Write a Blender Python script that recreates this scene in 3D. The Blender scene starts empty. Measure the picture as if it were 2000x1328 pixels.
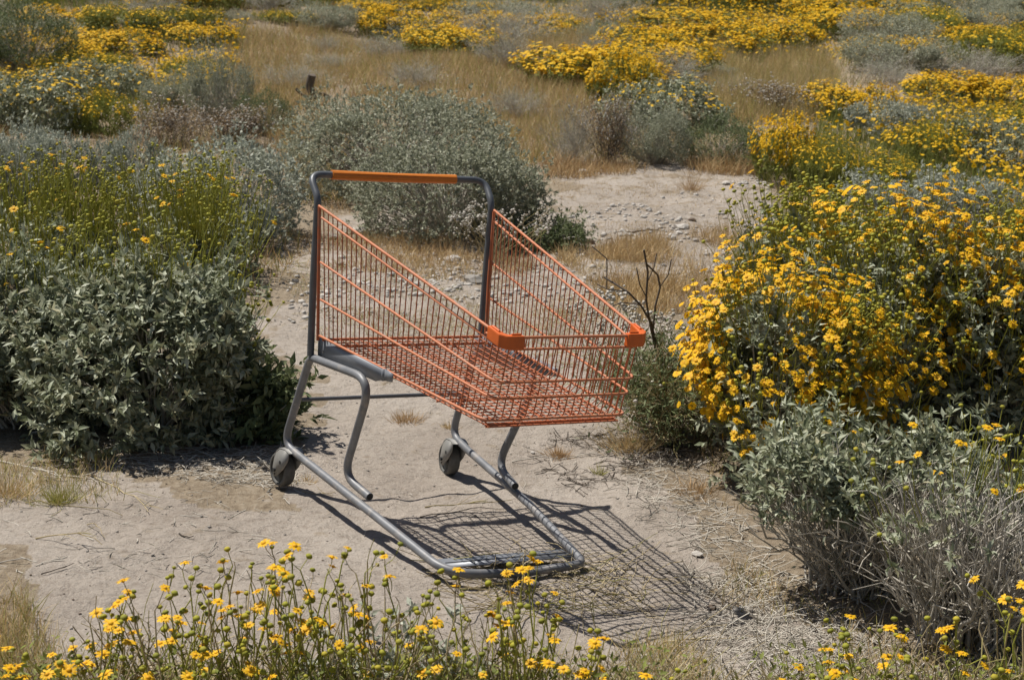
import bpy, math, random
import numpy as np
from mathutils import Matrix, Vector

# ------------------------------------------------------------------ camera, light
S = bpy.context.scene
COL = S.collection
CAM_H, PITCH, ROLL = 1.58033, 0.22419, 0.03048
_fw = Vector((0, math.cos(PITCH), -math.sin(PITCH)))
_up = Vector((0, math.sin(PITCH), math.cos(PITCH)))
_rt = Vector((1, 0, 0))
_r2 = _rt * math.cos(ROLL) + _up * math.sin(ROLL)
_u2 = -_rt * math.sin(ROLL) + _up * math.cos(ROLL)
cam_d = bpy.data.cameras.new('camera')
cam_d.sensor_width = 36.0
cam_d.lens = 57.664
cam_d.clip_start = 0.1
cam_d.clip_end = 1500
cam_d.dof.use_dof = True
cam_d.dof.focus_distance = 4.75
cam_d.dof.aperture_fstop = 10
cam = bpy.data.objects.new('camera', cam_d)
COL.objects.link(cam)
m = Matrix(((_r2.x, _u2.x, -_fw.x, 0), (_r2.y, _u2.y, -_fw.y, 0), (_r2.z, _u2.z, -_fw.z, CAM_H), (0, 0, 0, 1)))
cam.matrix_world = m
S.camera = cam

SUN = Vector((-0.29, 0.17, 0.68)).normalized()
W = bpy.data.worlds.new('World')
S.world = W
W.use_nodes = True
nt = W.node_tree
sky = nt.nodes.new('ShaderNodeTexSky')
sky.sky_type = 'NISHITA'
sky.sun_disc = False
sky.sun_elevation = math.asin(SUN.z)
sky.sun_rotation = math.atan2(SUN.x, SUN.y)
sky.air_density = 1.0
sky.dust_density = 1.0
bg = nt.nodes['Background']
bg.inputs['Strength'].default_value = 0.05
nt.links.new(sky.outputs[0], bg.inputs['Color'])
sl = bpy.data.lights.new('sun', 'SUN')
sl.energy = 5.0
sl.angle = math.radians(0.5)
sl.color = (1.0, 0.95, 0.875)
so = bpy.data.objects.new('sun', sl)
COL.objects.link(so)
so.rotation_euler = (-SUN).to_track_quat('-Z', 'Y').to_euler()
so.location = (-3, 3, 8)
S.view_settings.view_transform = 'Standard'
S.view_settings.look = 'None'
S.view_settings.exposure = 0.27
S.view_settings.gamma = 1.0
S.view_settings.use_curve_mapping = False

# ------------------------------------------------------------------ terrain
#TERRAIN
CART = (-0.35052, 4.74958)
CYAW, CTILT = -1.04351, -0.06932
def hz(x, y):
    x = np.asarray(x, float); y = np.asarray(y, float)
    rise = 0.062 * np.logaddexp(0, (y - 13.5) / 1.5) * 1.5
    rise = np.where(y > 45, 0.062 * 31.5 + 9.0 * (1 - np.exp(-(y - 45) * 0.062 / 9.0)), rise)
    far = 1 / (1 + np.exp(-(y - 10.5) / 1.2))
    u = 0.10 * np.sin(x * 0.55 + 1.3) * np.sin(y * 0.42 + 0.7) + 0.06 * np.sin(x * 1.1 - y * 0.63 + 2)
    near = 0.012 * np.sin(x * 1.7 + 0.5) * np.sin(y * 1.3)
    cx, cy = CART[0] + 0.3 * math.cos(CYAW), CART[1] + 0.3 * math.sin(CYAW)
    dx, dy = x - cx, y - cy
    yc = -dx * math.sin(CYAW) + dy * math.cos(CYAW)
    g = np.exp(-(dx * dx + dy * dy) / 0.9)
    return rise + far * u + near * (1 - g) + math.tan(CTILT) * yc * g
#ENDTERRAIN
def hzf(x, y):
    return float(hz(x, y))

# ------------------------------------------------------------------ materials
def newmat(name):
    mt = bpy.data.materials.new(name)
    mt.use_nodes = True
    return mt, mt.node_tree, mt.node_tree.nodes['Principled BSDF']

def ramp(t, stops):
    r = t.nodes.new('ShaderNodeValToRGB')
    cr = r.color_ramp
    while len(cr.elements) < len(stops):
        cr.elements.new(0.5)
    for e, (p, c) in zip(cr.elements, stops):
        e.position = p
        e.color = (*c, 1)
    return r

def plant_mat(name, cols, rough=0.7, trans=0.22, spec=0.25):
    mt, t, b = newmat(name)
    geo = t.nodes.new('ShaderNodeNewGeometry')
    oi = t.nodes.new('ShaderNodeObjectInfo')
    ad = t.nodes.new('ShaderNodeMath'); ad.operation = 'ADD'
    fr = t.nodes.new('ShaderNodeMath'); fr.operation = 'FRACT'
    t.links.new(geo.outputs['Random Per Island'], ad.inputs[0])
    t.links.new(oi.outputs['Random'], ad.inputs[1])
    t.links.new(ad.outputs[0], fr.inputs[0])
    n = len(cols)
    r = ramp(t, [(i / max(1, n - 1), c) for i, c in enumerate(cols)])
    t.links.new(fr.outputs[0], r.inputs[0])
    nz = t.nodes.new('ShaderNodeTexNoise'); nz.inputs['Scale'].default_value = 70
    mx = t.nodes.new('ShaderNodeMix'); mx.data_type = 'RGBA'; mx.blend_type = 'MULTIPLY'
    mr = t.nodes.new('ShaderNodeMapRange')
    mr.inputs[3].default_value = 0.72; mr.inputs[4].default_value = 1.28
    t.links.new(nz.outputs[0], mr.inputs[0])
    cb = t.nodes.new('ShaderNodeCombineColor')
    for k in range(3):
        t.links.new(mr.outputs[0], cb.inputs[k])
    mx.inputs[0].default_value = 1
    t.links.new(r.outputs[0], mx.inputs[6]); t.links.new(cb.outputs[0], mx.inputs[7])
    t.links.new(mx.outputs[2], b.inputs['Base Color'])
    b.inputs['Roughness'].default_value = rough
    b.inputs['Specular IOR Level'].default_value = spec
    if trans > 0:
        tr = t.nodes.new('ShaderNodeBsdfTranslucent')
        ms = t.nodes.new('ShaderNodeMixShader'); ms.inputs[0].default_value = trans
        t.links.new(mx.outputs[2], tr.inputs['Color'])
        t.links.new(b.outputs[0], ms.inputs[1]); t.links.new(tr.outputs[0], ms.inputs[2])
        t.links.new(ms.outputs[0], t.nodes['Material Output'].inputs['Surface'])
    return mt

M = {}
M['leaf_silver'] = plant_mat('silver_leaf', [(.15, .175, .09), (.28, .305, .20), (.48, .50, .37), (.20, .23, .13), (.36, .33, .20)], rough=.55, spec=.4)
M['leaf_grey'] = plant_mat('grey_green_leaf', [(.19, .205, .135), (.35, .36, .26), (.27, .28, .19), (.46, .46, .36)])
M['leaf_blue'] = plant_mat('blue_grey_leaf', [(.24, .26, .20), (.40, .42, .34), (.30, .32, .245), (.50, .51, .43)])
M['leaf_dark'] = plant_mat('dark_green_leaf', [(.09, .12, .045), (.16, .19, .085), (.12, .15, .065), (.22, .25, .13)])
M['leaf_olive'] = plant_mat('olive_leaf', [(.15, .18, .035), (.23, .26, .055), (.18, .20, .06), (.28, .28, .08)])
M['stem_green'] = plant_mat('green_stem', [(.28, .30, .045), (.42, .41, .075), (.34, .34, .07)], trans=.2)
M['stem_dry'] = plant_mat('dry_stem', [(.38, .30, .15), (.54, .45, .28), (.30, .23, .12), (.30, .29, .09)], trans=.08)
M['wood'] = plant_mat('grey_wood', [(.30, .27, .22), (.54, .50, .43), (.39, .355, .30)], trans=0)
M['wood_dark'] = plant_mat('dark_wood', [(.05, .038, .028), (.09, .07, .055), (.13, .105, .08)], trans=0)
M['petal'] = plant_mat('yellow_petal', [(.72, .39, .005), (.84, .50, .008), (.78, .44, .005), (.86, .55, .012), (.56, .30, .012)], trans=.25, rough=.6)
M['petal_far'] = plant_mat('yellow_petal_far', [(.68, .42, .006), (.82, .52, .008), (.74, .44, .006), (.56, .40, .012)], trans=.25, rough=.7)
M['disc'] = plant_mat('flower_disc', [(.68, .34, .012), (.60, .30, .01), (.76, .42, .015)], trans=0)
M['bud'] = plant_mat('flower_bud', [(.26, .25, .025), (.34, .32, .03), (.20, .21, .03), (.42, .34, .03)], trans=.05)
M['white'] = plant_mat('white_flower', [(.50, .47, .40), (.62, .58, .52), (.40, .36, .29)], trans=.15)
M['straw'] = plant_mat('straw', [(.52, .38, .18), (.66, .51, .29), (.44, .31, .14), (.58, .46, .25)], trans=.2)
M['rust_grass'] = plant_mat('rust_grass', [(.42, .26, .12), (.52, .37, .20), (.36, .22, .10), (.56, .43, .26)], trans=.2)
M['green_grass'] = plant_mat('olive_grass', [(.27, .27, .06), (.36, .34, .09), (.42, .37, .14), (.22, .24, .055)], trans=.2)

def solid(name, col, rough=.5, metal=0., nscale=30, var=.18, bump=.0, spec=.5, wear=None):
    mt, t, b = newmat(name)
    tc = t.nodes.new('ShaderNodeTexCoord')
    nz = t.nodes.new('ShaderNodeTexNoise'); nz.inputs['Scale'].default_value = nscale
    nz.inputs['Detail'].default_value = 6
    t.links.new(tc.outputs['Object'], nz.inputs['Vector'])
    r = ramp(t, [(.3, tuple(c * (1 - var) for c in col)), (.7, tuple(c * (1 + var) for c in col))])
    t.links.new(nz.outputs[0], r.inputs[0])
    out = r.outputs[0]
    if wear:
        wc, ws, lo, hi = wear
        n2 = t.nodes.new('ShaderNodeTexNoise'); n2.inputs['Scale'].default_value = ws; n2.inputs['Detail'].default_value = 8
        n2.inputs['Roughness'].default_value = .7
        t.links.new(tc.outputs['Object'], n2.inputs['Vector'])
        rr = ramp(t, [(lo, (0, 0, 0)), (hi, (1, 1, 1))])
        t.links.new(n2.outputs[0], rr.inputs[0])
        mx = t.nodes.new('ShaderNodeMix'); mx.data_type = 'RGBA'
        t.links.new(rr.outputs[0], mx.inputs[0]); t.links.new(out, mx.inputs[6]); mx.inputs[7].default_value = (*wc, 1)
        out = mx.outputs[2]
    t.links.new(out, b.inputs['Base Color'])
    b.inputs['Roughness'].default_value = rough
    b.inputs['Metallic'].default_value = metal
    b.inputs['Specular IOR Level'].default_value = spec
    if bump:
        bp = t.nodes.new('ShaderNodeBump'); bp.inputs['Strength'].default_value = bump; bp.inputs['Distance'].default_value = .002
        t.links.new(nz.outputs[0], bp.inputs['Height']); t.links.new(bp.outputs[0], b.inputs['Normal'])
    return mt

M['tube'] = solid('grey_painted_tube', (.17, .175, .185), .5, .15, 25, .18, .2, wear=((.31, .28, .25), 16, .53, .70))
M['tube_dark'] = solid('dark_grey_tube', (.10, .108, .118), .45, .25, 25, .15, .1, wear=((.24, .21, .18), 18, .6, .74))
M['plate'] = solid('grey_steel_plate', (.20, .213, .235), .45, .2, 12, .08, .05, wear=((.26, .24, .22), 20, .62, .74))
M['wire'] = solid('coral_coated_wire', (.40, .108, .036), .6, 0, 40, .2, .1, wear=((.30, .15, .09), 30, .5, .66))
M['wire_pink'] = solid('faded_coral_rail', (.49, .165, .070), .6, 0, 40, .12, .1, wear=((.44, .22, .14), 30, .5, .68))
M['bumper'] = solid('orange_plastic', (.60, .115, .014), .45, 0, 25, .12, .05, wear=((.42, .10, .03), 22, .6, .75))
M['grip'] = solid('orange_grip', (.55, .165, .012), .5, 0, 60, .06, .1, wear=((.42, .17, .04), 60, .66, .8))
M['rubber'] = solid('grey_tyre', (.10, .098, .09), .75, 0, 60, .25, .3)
M['hub'] = solid('dark_hub', (.03, .032, .032), .6, 0, 40, .2, .1)
M['black'] = solid('hole_and_rivet_black', (.02, .02, .02), .6)  # rivet colour, also paints the dark inside of tube ends and cheek holes
M['fork'] = solid('caster_fork_metal', (.22, .215, .20), .5, .15, 30, .15, .1, wear=((.3, .27, .23), 30, .6, .75))
M['rock'] = solid('pale_rock', (.42, .39, .35), .85, 0, 25, .3, .6)
M['rock_dark'] = solid('dark_clod', (.12, .085, .06), .9, 0, 40, .4, .8)
M['rock_grey'] = solid('grey_rock', (.24, .22, .195), .85, 0, 30, .3, .6)

# ground
def ground_mat():
    mt, t, b = newmat('sandy_ground')
    L = t.links.new
    tc = t.nodes.new('ShaderNodeTexCoord')
    def noise(sc, det=6, ro=.6, src=None):
        n = t.nodes.new('ShaderNodeTexNoise'); n.inputs['Scale'].default_value = sc
        n.inputs['Detail'].default_value = det; n.inputs['Roughness'].default_value = ro
        L(tc.outputs['Object'], n.inputs['Vector'])
        return n
    n1 = noise(1.6); n2 = noise(38, 8, .7); n3 = noise(160, 4, .7); n4 = noise(9, 6, .65)
    r1 = ramp(t, [(.3, (.33, .283, .238)), (.55, (.41, .36, .308)), (.75, (.45, .40, .348))]); L(n1.outputs[0], r1.inputs[0])
    r2 = ramp(t, [(.28, (.62, .58, .54)), (.5, (1, 1, 1)), (.8, (1.12, 1.12, 1.12))]); L(n2.outputs[0], r2.inputs[0])
    m1 = t.nodes.new('ShaderNodeMix'); m1.data_type = 'RGBA'; m1.blend_type = 'MULTIPLY'; m1.inputs[0].default_value = .75
    L(r1.outputs[0], m1.inputs[6]); L(r2.outputs[0], m1.inputs[7])
    r3 = ramp(t, [(.33, (.55, .5, .45)), (.46, (1, 1, 1))]); L(n3.outputs[0], r3.inputs[0])
    m2 = t.nodes.new('ShaderNodeMix'); m2.data_type = 'RGBA'; m2.blend_type = 'MULTIPLY'; m2.inputs[0].default_value = .6
    L(m1.outputs[2], m2.inputs[6]); L(r3.outputs[0], m2.inputs[7])
    at = t.nodes.new('ShaderNodeAttribute'); at.attribute_name = 'litter'
    rl = ramp(t, [(.3, (.17, .13, .09)), (.5, (.28, .225, .16)), (.7, (.38, .32, .245))]); L(n2.outputs[0], rl.inputs[0])
    ms = t.nodes.new('ShaderNodeMath'); ms.operation = 'MULTIPLY_ADD'
    sb = t.nodes.new('ShaderNodeMath'); sb.operation = 'SUBTRACT'; sb.inputs[1].default_value = .5
    L(n4.outputs[0], sb.inputs[0])
    L(sb.outputs[0], ms.inputs[0]); ms.inputs[1].default_value = 2.2; L(at.outputs['Fac'], ms.inputs[2])
    rr = ramp(t, [(.35, (0, 0, 0)), (.65, (1, 1, 1))]); L(ms.outputs[0], rr.inputs[0])
    m3 = t.nodes.new('ShaderNodeMix'); m3.data_type = 'RGBA'
    L(rr.outputs[0], m3.inputs[0]); L(m2.outputs[2], m3.inputs[6]); L(rl.outputs[0], m3.inputs[7])
    L(m3.outputs[2], b.inputs['Base Color'])
    b.inputs['Roughness'].default_value = .95
    b.inputs['Specular IOR Level'].default_value = .12
    hs = t.nodes.new('ShaderNodeMath'); hs.operation = 'MULTIPLY_ADD'; hs.inputs[1].default_value = .35
    L(n3.outputs[0], hs.inputs[0]); L(n2.outputs[0], hs.inputs[2])
    hm = t.nodes.new('ShaderNodeMath'); hm.operation = 'MULTIPLY_ADD'; hm.inputs[1].default_value = 1.6
    L(n4.outputs[0], hm.inputs[0]); L(hs.outputs[0], hm.inputs[2])
    bp = t.nodes.new('ShaderNodeBump'); bp.inputs['Strength'].default_value = .8; bp.inputs['Distance'].default_value = .026
    L(hm.outputs[0], bp.inputs['Height']); L(bp.outputs[0], b.inputs['Normal'])
    return mt
M['ground'] = ground_mat()

# ------------------------------------------------------------------ object helpers
def tag(o, label=None, cat=None, group=None, kind=None):
    if label: o['label'] = label
    if cat: o['category'] = cat
    if group: o['group'] = group
    if kind: o['kind'] = kind
    return o
def thing(name, loc=(0, 0, 0), rot=(0, 0, 0), label=None, cat=None, group=None):
    o = bpy.data.objects.new(name, None)
    o.empty_display_size = .05
    COL.objects.link(o)
    o.location = loc; o.rotation_euler = rot
    return tag(o, label, cat, group)
def link(name, me, parent=None):
    o = bpy.data.objects.new(name, me)
    COL.objects.link(o)
    if parent is not None: o.parent = parent
    return o

class Geo:
    def __init__(s): s.V = []; s.T = []; s.m = []; s.n = 0
    def add(s, V, T, mi=0):
        V = np.asarray(V, float).reshape(-1, 3); T = np.asarray(T, int).reshape(-1, 3)
        s.V.append(V); s.T.append(T + s.n); s.m.append(np.full(len(T), mi)); s.n += len(V)
        return s
    def mesh(s, name, mats, smooth=False):
        V = np.concatenate(s.V); T = np.concatenate(s.T); mi = np.concatenate(s.m)
        me = bpy.data.meshes.new(name)
        me.vertices.add(len(V)); me.vertices.foreach_set('co', V.ravel())
        me.loops.add(len(T) * 3); me.loops.foreach_set('vertex_index', T.ravel())
        me.polygons.add(len(T)); me.polygons.foreach_set('loop_start', np.arange(len(T)) * 3)
        me.polygons.foreach_set('loop_total', np.full(len(T), 3))
        me.polygons.foreach_set('material_index', mi)
        if smooth: me.polygons.foreach_set('use_smooth', np.ones(len(T), bool))
        for q in mats: me.materials.append(M[q])
        me.update(calc_edges=True)
        return me

def nrm(a): return a / np.maximum(np.linalg.norm(a, axis=-1, keepdims=True), 1e-9)
def frames(d, rng, up=None, roll=.6):
    """x axis along d, z axis near 'up' with random roll"""
    d = nrm(d)
    if up is None: up = np.tile([0, 0, 1.], (len(d), 1))
    up = up + rng.normal(0, roll, d.shape)
    y = nrm(np.cross(up, d)); z = np.cross(d, y)
    return np.stack([d, y, z], -1)
def inst(tv, tt, pos, R, sc):
    sc = np.asarray(sc, float)
    if sc.ndim == 1: sc = sc[:, None]
    n, k = len(pos), len(tv)
    P = tv[None] * sc[:, None, :]
    V = np.einsum('nij,nkj->nki', R, P) + pos[:, None, :]
    T = tt[None] + (np.arange(n) * k)[:, None, None]
    return V.reshape(-1, 3), T.reshape(-1, 3)
def tubes(paths, rad, sides=3):
    """paths (n,m,3), rad (n,m)"""
    n, m_, _ = paths.shape
    tan = nrm(np.gradient(paths, axis=1))
    ref = np.where(np.abs(tan[..., 2:3]) > .9, [1., 0, 0], [0, 0, 1.])
    u = nrm(np.cross(tan, ref)); v = np.cross(tan, u)
    a = np.arange(sides) * 2 * np.pi / sides
    ring = paths[:, :, None, :] + rad[:, :, None, None] * (u[:, :, None, :] * np.cos(a)[None, None, :, None] + v[:, :, None, :] * np.sin(a)[None, None, :, None])
    V = ring.reshape(-1, 3)
    i = np.arange(m_ - 1)[:, None]; j = np.arange(sides)[None]; j2 = (j + 1) % sides
    A = i * sides + j; B = i * sides + j2; C = A + sides; D = B + sides
    q = np.stack([np.stack([A, B, D], -1), np.stack([A, D, C], -1)], 0).reshape(-1, 3)
    T = q[None] + (np.arange(n) * m_ * sides)[:, None, None]
    return V, T.reshape(-1, 3)

# leaf templates (unit length along x)
LF_BIG = (np.array([[0, 0, 0], [.36, .17, .08], [.36, 0, -.01], [.36, -.16, .06], [.7, .13, .03], [.7, 0, -.07], [.7, -.14, .0], [1, .03, -.22]], float),
          np.array([[0, 2, 1], [0, 3, 2], [1, 2, 5], [1, 5, 4], [2, 3, 6], [2, 6, 5], [4, 5, 7], [5, 6, 7]]))
LF_MED = (np.array([[0, 0, 0], [.45, .19, .04], [.5, 0, -.03], [.45, -.19, .04], [1, 0, -.1]], float),
          np.array([[0, 2, 1], [0, 3, 2], [1, 2, 4], [2, 3, 4]]))
LF_SML = (np.array([[0, 0, 0], [.5, .2, 0], [.5, -.2, 0], [1, 0, 0]], float), np.array([[0, 2, 1], [1, 2, 3]]))
def blade_t():
    v = []; 
    for s, w, b in ((0, .5, 0), (.5, .42, .07), (1, .02, .3)):
        v += [[s, w, -b], [s, -w, -b]]
    return np.array(v, float), np.array([[0, 1, 3], [0, 3, 2], [2, 3, 5], [2, 5, 4]])
BLADE = blade_t()
BLADE2 = (np.array([[0, .5, 0], [0, -.5, 0], [1, 0, -.2]], float), np.array([[0, 1, 2]]))

def head_t(np_, two=True):
    """daisy facing +z, unit diameter 1: petals then disc; returns (Vp,Tp,Vd,Td)"""
    Vp = []; Tp = []
    r = random.Random(np_)
    for k in range(np_):
        a = 2 * math.pi * (k + r.uniform(-.18, .18)) / np_; ca, sa = math.cos(a), math.sin(a)
        L = r.uniform(.42, .52); w = .5 * math.pi * .62 / np_ * (1.15 if two else 1.35); dz = r.uniform(-.10, .05)
        pts = [(.14, w * .35, .02), (.14, -w * .35, .02), (L * .7, w, .05 + dz * .4), (L * .7, -w, .05 + dz * .4), (L, w * .35, dz), (L, -w * .35, dz)]
        if not two: pts = [(.08, 0, .02), (L * .8, w * 1.25, .03), (L * .8, -w * 1.25, .03), (L * 1.05, 0, dz)]
        b = len(Vp)
        Vp += [(x * ca - y * sa, x * sa + y * ca, z) for x, y, z in pts]
        Tp += [(b, b + 1, b + 3), (b, b + 3, b + 2), (b + 2, b + 3, b + 5), (b + 2, b + 5, b + 4)] if two else [(b, b + 2, b + 1), (b + 1, b + 2, b + 3)]
    n = 8 if two else 4
    Vd = [(.19 * math.cos(2 * math.pi * k / n), .19 * math.sin(2 * math.pi * k / n), -.02) for k in range(n)]
    if two:
        Vd += [(.13 * math.cos(2 * math.pi * k / n), .13 * math.sin(2 * math.pi * k / n), .10) for k in range(n)]
        Vd += [(0, 0, .14)]
        Td = [(k, (k + 1) % n, n + (k + 1) % n) for k in range(n)] + [(k, n + (k + 1) % n, n + k) for k in range(n)] + [(n + k, n + (k + 1) % n, 2 * n) for k in range(n)]
        # green cup below
        b = len(Vd); Vd += [(0, 0, -.16)]
        Td += [((k + 1) % n, k, b) for k in range(n)]
    else:
        Vd += [(0, 0, .12)]
        Td = [(k, (k + 1) % n, n) for k in range(n)]
    return np.array(Vp), np.array(Tp), np.array(Vd), np.array(Td)
HN = [head_t(13), head_t(11), head_t(15)]
HF = head_t(5, False)
HM = head_t(11, False)
def bud_t():
    n = 6; V = []
    for r_, z in ((.30, -.26), (.5, .0), (.32, .26)):
        V += [(r_ * math.cos(2 * math.pi * (k) / n), r_ * math.sin(2 * math.pi * (k) / n), z) for k in range(n)]
    V += [(0, 0, .32), (0, 0, -.36)]
    T = []
    for i in range(2):
        for k in range(n):
            a, b_ = i * n + k, i * n + (k + 1) % n
            T += [(a, b_, b_ + n), (a, b_ + n, a + n)]
    T += [(2 * n + k, 2 * n + (k + 1) % n, 3 * n) for k in range(n)] + [((k + 1) % n, k, 3 * n + 1) for k in range(n)]
    return np.array(V), np.array(T)
BUD = bud_t()
OCT = (np.array([[1, 0, 0], [-1, 0, 0], [0, 1, 0], [0, -1, 0], [0, 0, .7], [0, 0, -.7]], float) * .5,
       np.array([[0, 2, 4], [2, 1, 4], [1, 3, 4], [3, 0, 4], [2, 0, 5], [1, 2, 5], [3, 1, 5], [0, 3, 5]]))
# ------------------------------------------------------------------ ground sheet
def vnoise(x, y, seed):
    r = np.random.default_rng(seed); G = r.random((256, 256))
    xi = np.floor(x).astype(int); yi = np.floor(y).astype(int); fx = x - xi; fy = y - yi
    fx = fx * fx * (3 - 2 * fx); fy = fy * fy * (3 - 2 * fy)
    g = lambda a, b: G[a & 255, b & 255]
    return (g(xi, yi) * (1 - fx) + g(xi + 1, yi) * fx) * (1 - fy) + (g(xi, yi + 1) * (1 - fx) + g(xi + 1, yi + 1) * fx) * fy - .5
def rough(x, y):
    c = np.exp(-((x + .1) ** 2 + (y - 4.4) ** 2) / 1.2)
    f = 1 - .6 * c
    return f * (.030 * vnoise(x * 2.3, y * 2.3, 1) + .024 * vnoise(x * 6.5, y * 6.5, 2)) + .010 * vnoise(x * 17, y * 17, 3) + .006 * vnoise(x * 41, y * 41, 4)
def inpoly(x, y, poly):
    ins = np.zeros(np.shape(x), bool); n = len(poly)
    for i in range(n):
        x1, y1 = poly[i]; x2, y2 = poly[(i + 1) % n]
        if y1 == y2: continue
        c = ((y1 > y) != (y2 > y)) & (x < (x2 - x1) * (y - y1) / (y2 - y1) + x1)
        ins ^= c
    return ins
BARE = [[(-1.60, 4.64), (-1.18, 4.82), (-0.67, 4.78), (-0.73, 5.74), (-1.11, 7.24), (-1.28, 9.08), (-0.99, 10.23), (0.18, 10.60), (0.32, 12.72), (1.93, 12.85), (2.01, 11.60), (1.01, 8.45), (0.47, 5.42), (0.55, 4.96), (0.67, 4.50), (0.55, 3.97), (0.83, 3.76), (0.66, 3.34), (-1.11, 3.17)]]
def litter(x, y):
    v = np.full(np.shape(x), .95)
    x = x + .5 * vnoise(x * 2.1 + 7, y * 2.1, 11) + .22 * vnoise(x * 7, y * 7, 12); y = y + .5 * vnoise(x * 2.1, y * 2.1 + 5, 13) + .2 * vnoise(x * 7, y * 7, 14)
    for p in BARE:
        c = inpoly(x, y, p)
        v = np.where(c, .12 + .25 * np.clip((y - 5.6) / 3, 0, 1), v)
    return v
ty = np.concatenate([np.array([-60, -20, -6, 0, 1.5, 2.3]), 2.8 * np.exp(np.linspace(0, math.log(60 / 2.8), 350)), np.array([75, 100, 140, 200, 300, 450])])
tx = np.concatenate([np.array([-12, -6, -3, -1.8, -1.3]), np.linspace(-1, 1, 300), np.array([1.3, 1.8, 3, 6, 12])])
TX, TY = np.meshgrid(tx, ty)
GX = TX * (np.maximum(TY, 2) * .38 + .35); GY = TY
GX = np.where(np.abs(TX) > 1.2, np.sign(TX) * (np.maximum(TY, 8) * .38 * np.abs(TX)), GX)
GZ = hz(GX, GY) + rough(GX, GY)
nr, nc = GX.shape
gv = np.stack([GX, GY, GZ], -1).reshape(-1, 3)
ii = (np.arange(nr - 1)[:, None] * nc + np.arange(nc - 1)[None]).ravel()
g = Geo(); g.add(gv, np.concatenate([np.stack([ii, ii + 1, ii + nc + 1], -1), np.stack([ii, ii + nc + 1, ii + nc], -1)]))
me = g.mesh('ground', ['ground'], True)
la = me.attributes.new('litter', 'FLOAT', 'POINT'); la.data.foreach_set('value', litter(GX, GY).ravel().astype(np.float32))
tag(link('ground', me), kind='structure')
def gz(x, y): return hz(x, y) + rough(np.asarray(x, float), np.asarray(y, float))

# ------------------------------------------------------------------ shopping cart
def round_path(pts, rad, seg=6):
    pts = [Vector(p) for p in pts]; out = [pts[0]]
    for i in range(1, len(pts) - 1):
        r = rad[i] if isinstance(rad, (list, tuple)) else rad
        a, b, c = pts[i - 1], pts[i], pts[i + 1]
        d1 = (a - b); d2 = (c - b)
        ang = d1.angle(d2); 
        if ang > 3.1: out.append(b); continue
        L = min(r / math.tan(ang / 2), d1.length * .48, d2.length * .48)
        p1 = b + d1.normalized() * L; p2 = b + d2.normalized() * L
        for k in range(seg + 1):
            t = k / seg
            out.append(p1 * (1 - t) ** 2 + b * 2 * t * (1 - t) + p2 * t * t)
    out.append(pts[-1])
    return out
def sweep(pts, r, sides=12, cap=True):
    P = np.array([tuple(p) for p in pts], float); n = len(P)
    tan = nrm(np.gradient(P, axis=0))
    u = np.cross(tan[0], [0, 0, 1.]); 
    if np.linalg.norm(u) < .1: u = np.cross(tan[0], [1., 0, 0])
    u = u / np.linalg.norm(u); V = []
    for i in range(n):
        u = u - tan[i] * (u @ tan[i]); u /= np.linalg.norm(u); v = np.cross(tan[i], u)
        for k in range(sides):
            a = 2 * math.pi * k / sides
            V.append(P[i] + r * (u * math.cos(a) + v * math.sin(a)))
    T = []
    for i in range(n - 1):
        for k in range(sides):
            a, b = i * sides + k, i * sides + (k + 1) % sides
            T += [(a, b, b + sides), (a, b + sides, a + sides)]
    if cap:
        q0 = len(V); V += V[:sides]; q1 = len(V); V += V[(n - 1) * sides:n * sides]
        V.append(P[0]); V.append(P[-1]); c0, c1 = len(V) - 2, len(V) - 1
        T += [(c0, q0 + (k + 1) % sides, q0 + k) for k in range(sides)]
        T += [(c1, q1 + k, q1 + (k + 1) % sides) for k in range(sides)]
    return V, T
def tube_obj(name, pts, r, mat, parent, sides=12, smooth=True, cap=True):
    g = Geo(); g.add(*sweep(pts, r, sides, cap))
    return link(name, g.mesh(name, [mat], smooth), parent)
def prism(poly, a, b, axis=1):
    """extrude a polygon in the plane normal to 'axis' from a to b; fan triangulated (convex)"""
    V = []; n = len(poly)
    for c in (a, b):
        for p in poly:
            q = [p[0], p[1]]; q.insert(axis, c); V.append(q)
    T = [(0, i + 1, i) for i in range(1, n - 1)] + [(n, n + i, n + i + 1) for i in range(1, n - 1)]
    for i in range(n):
        j = (i + 1) % n
        T += [(i, j, n + j), (i, n + j, n + i)]
    return V, T

cart = thing('shopping_cart', (CART[0], CART[1], 0.0), (CTILT, 0, CYAW),
             'abandoned orange wire shopping cart with grey tube legs and orange handle on bare sand', 'shopping cart')
RT = .0119
# uprights with handle bar
tube_obj('upright_frame', round_path([(-.036, -.283, .436), (-.046, -.286, .66), (-.050, -.287, .895), (-.112, -.291, .957), (-.112, .291, .957), (-.050, .287, .895), (-.046, .286, .66), (-.036, .283, .436)],
         [0, 0, .05, .045, .045, .06, 0, 0], 8), .0105, 'tube_dark', cart)
gg = Geo(); gp = []
for k in range(13):
    gp.append((-.112, -.222 + .41 * k / 12, .957 - .0022 * math.sin(math.pi * k / 12)))
gg.add(*sweep(gp, .0142, 14))
grip = link('handle_grip', gg.mesh('handle_grip', ['grip'], True), cart)
for dz in (-.5, .5):
    tube_obj('grip_ridge', [(-.112 + .0140 * math.cos(dz), -.219, .957 + .0140 * math.sin(dz)), (-.112 + .0140 * math.cos(dz), .185, .957 + .0140 * math.sin(dz))], .0016, 'grip', grip, 5)

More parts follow.
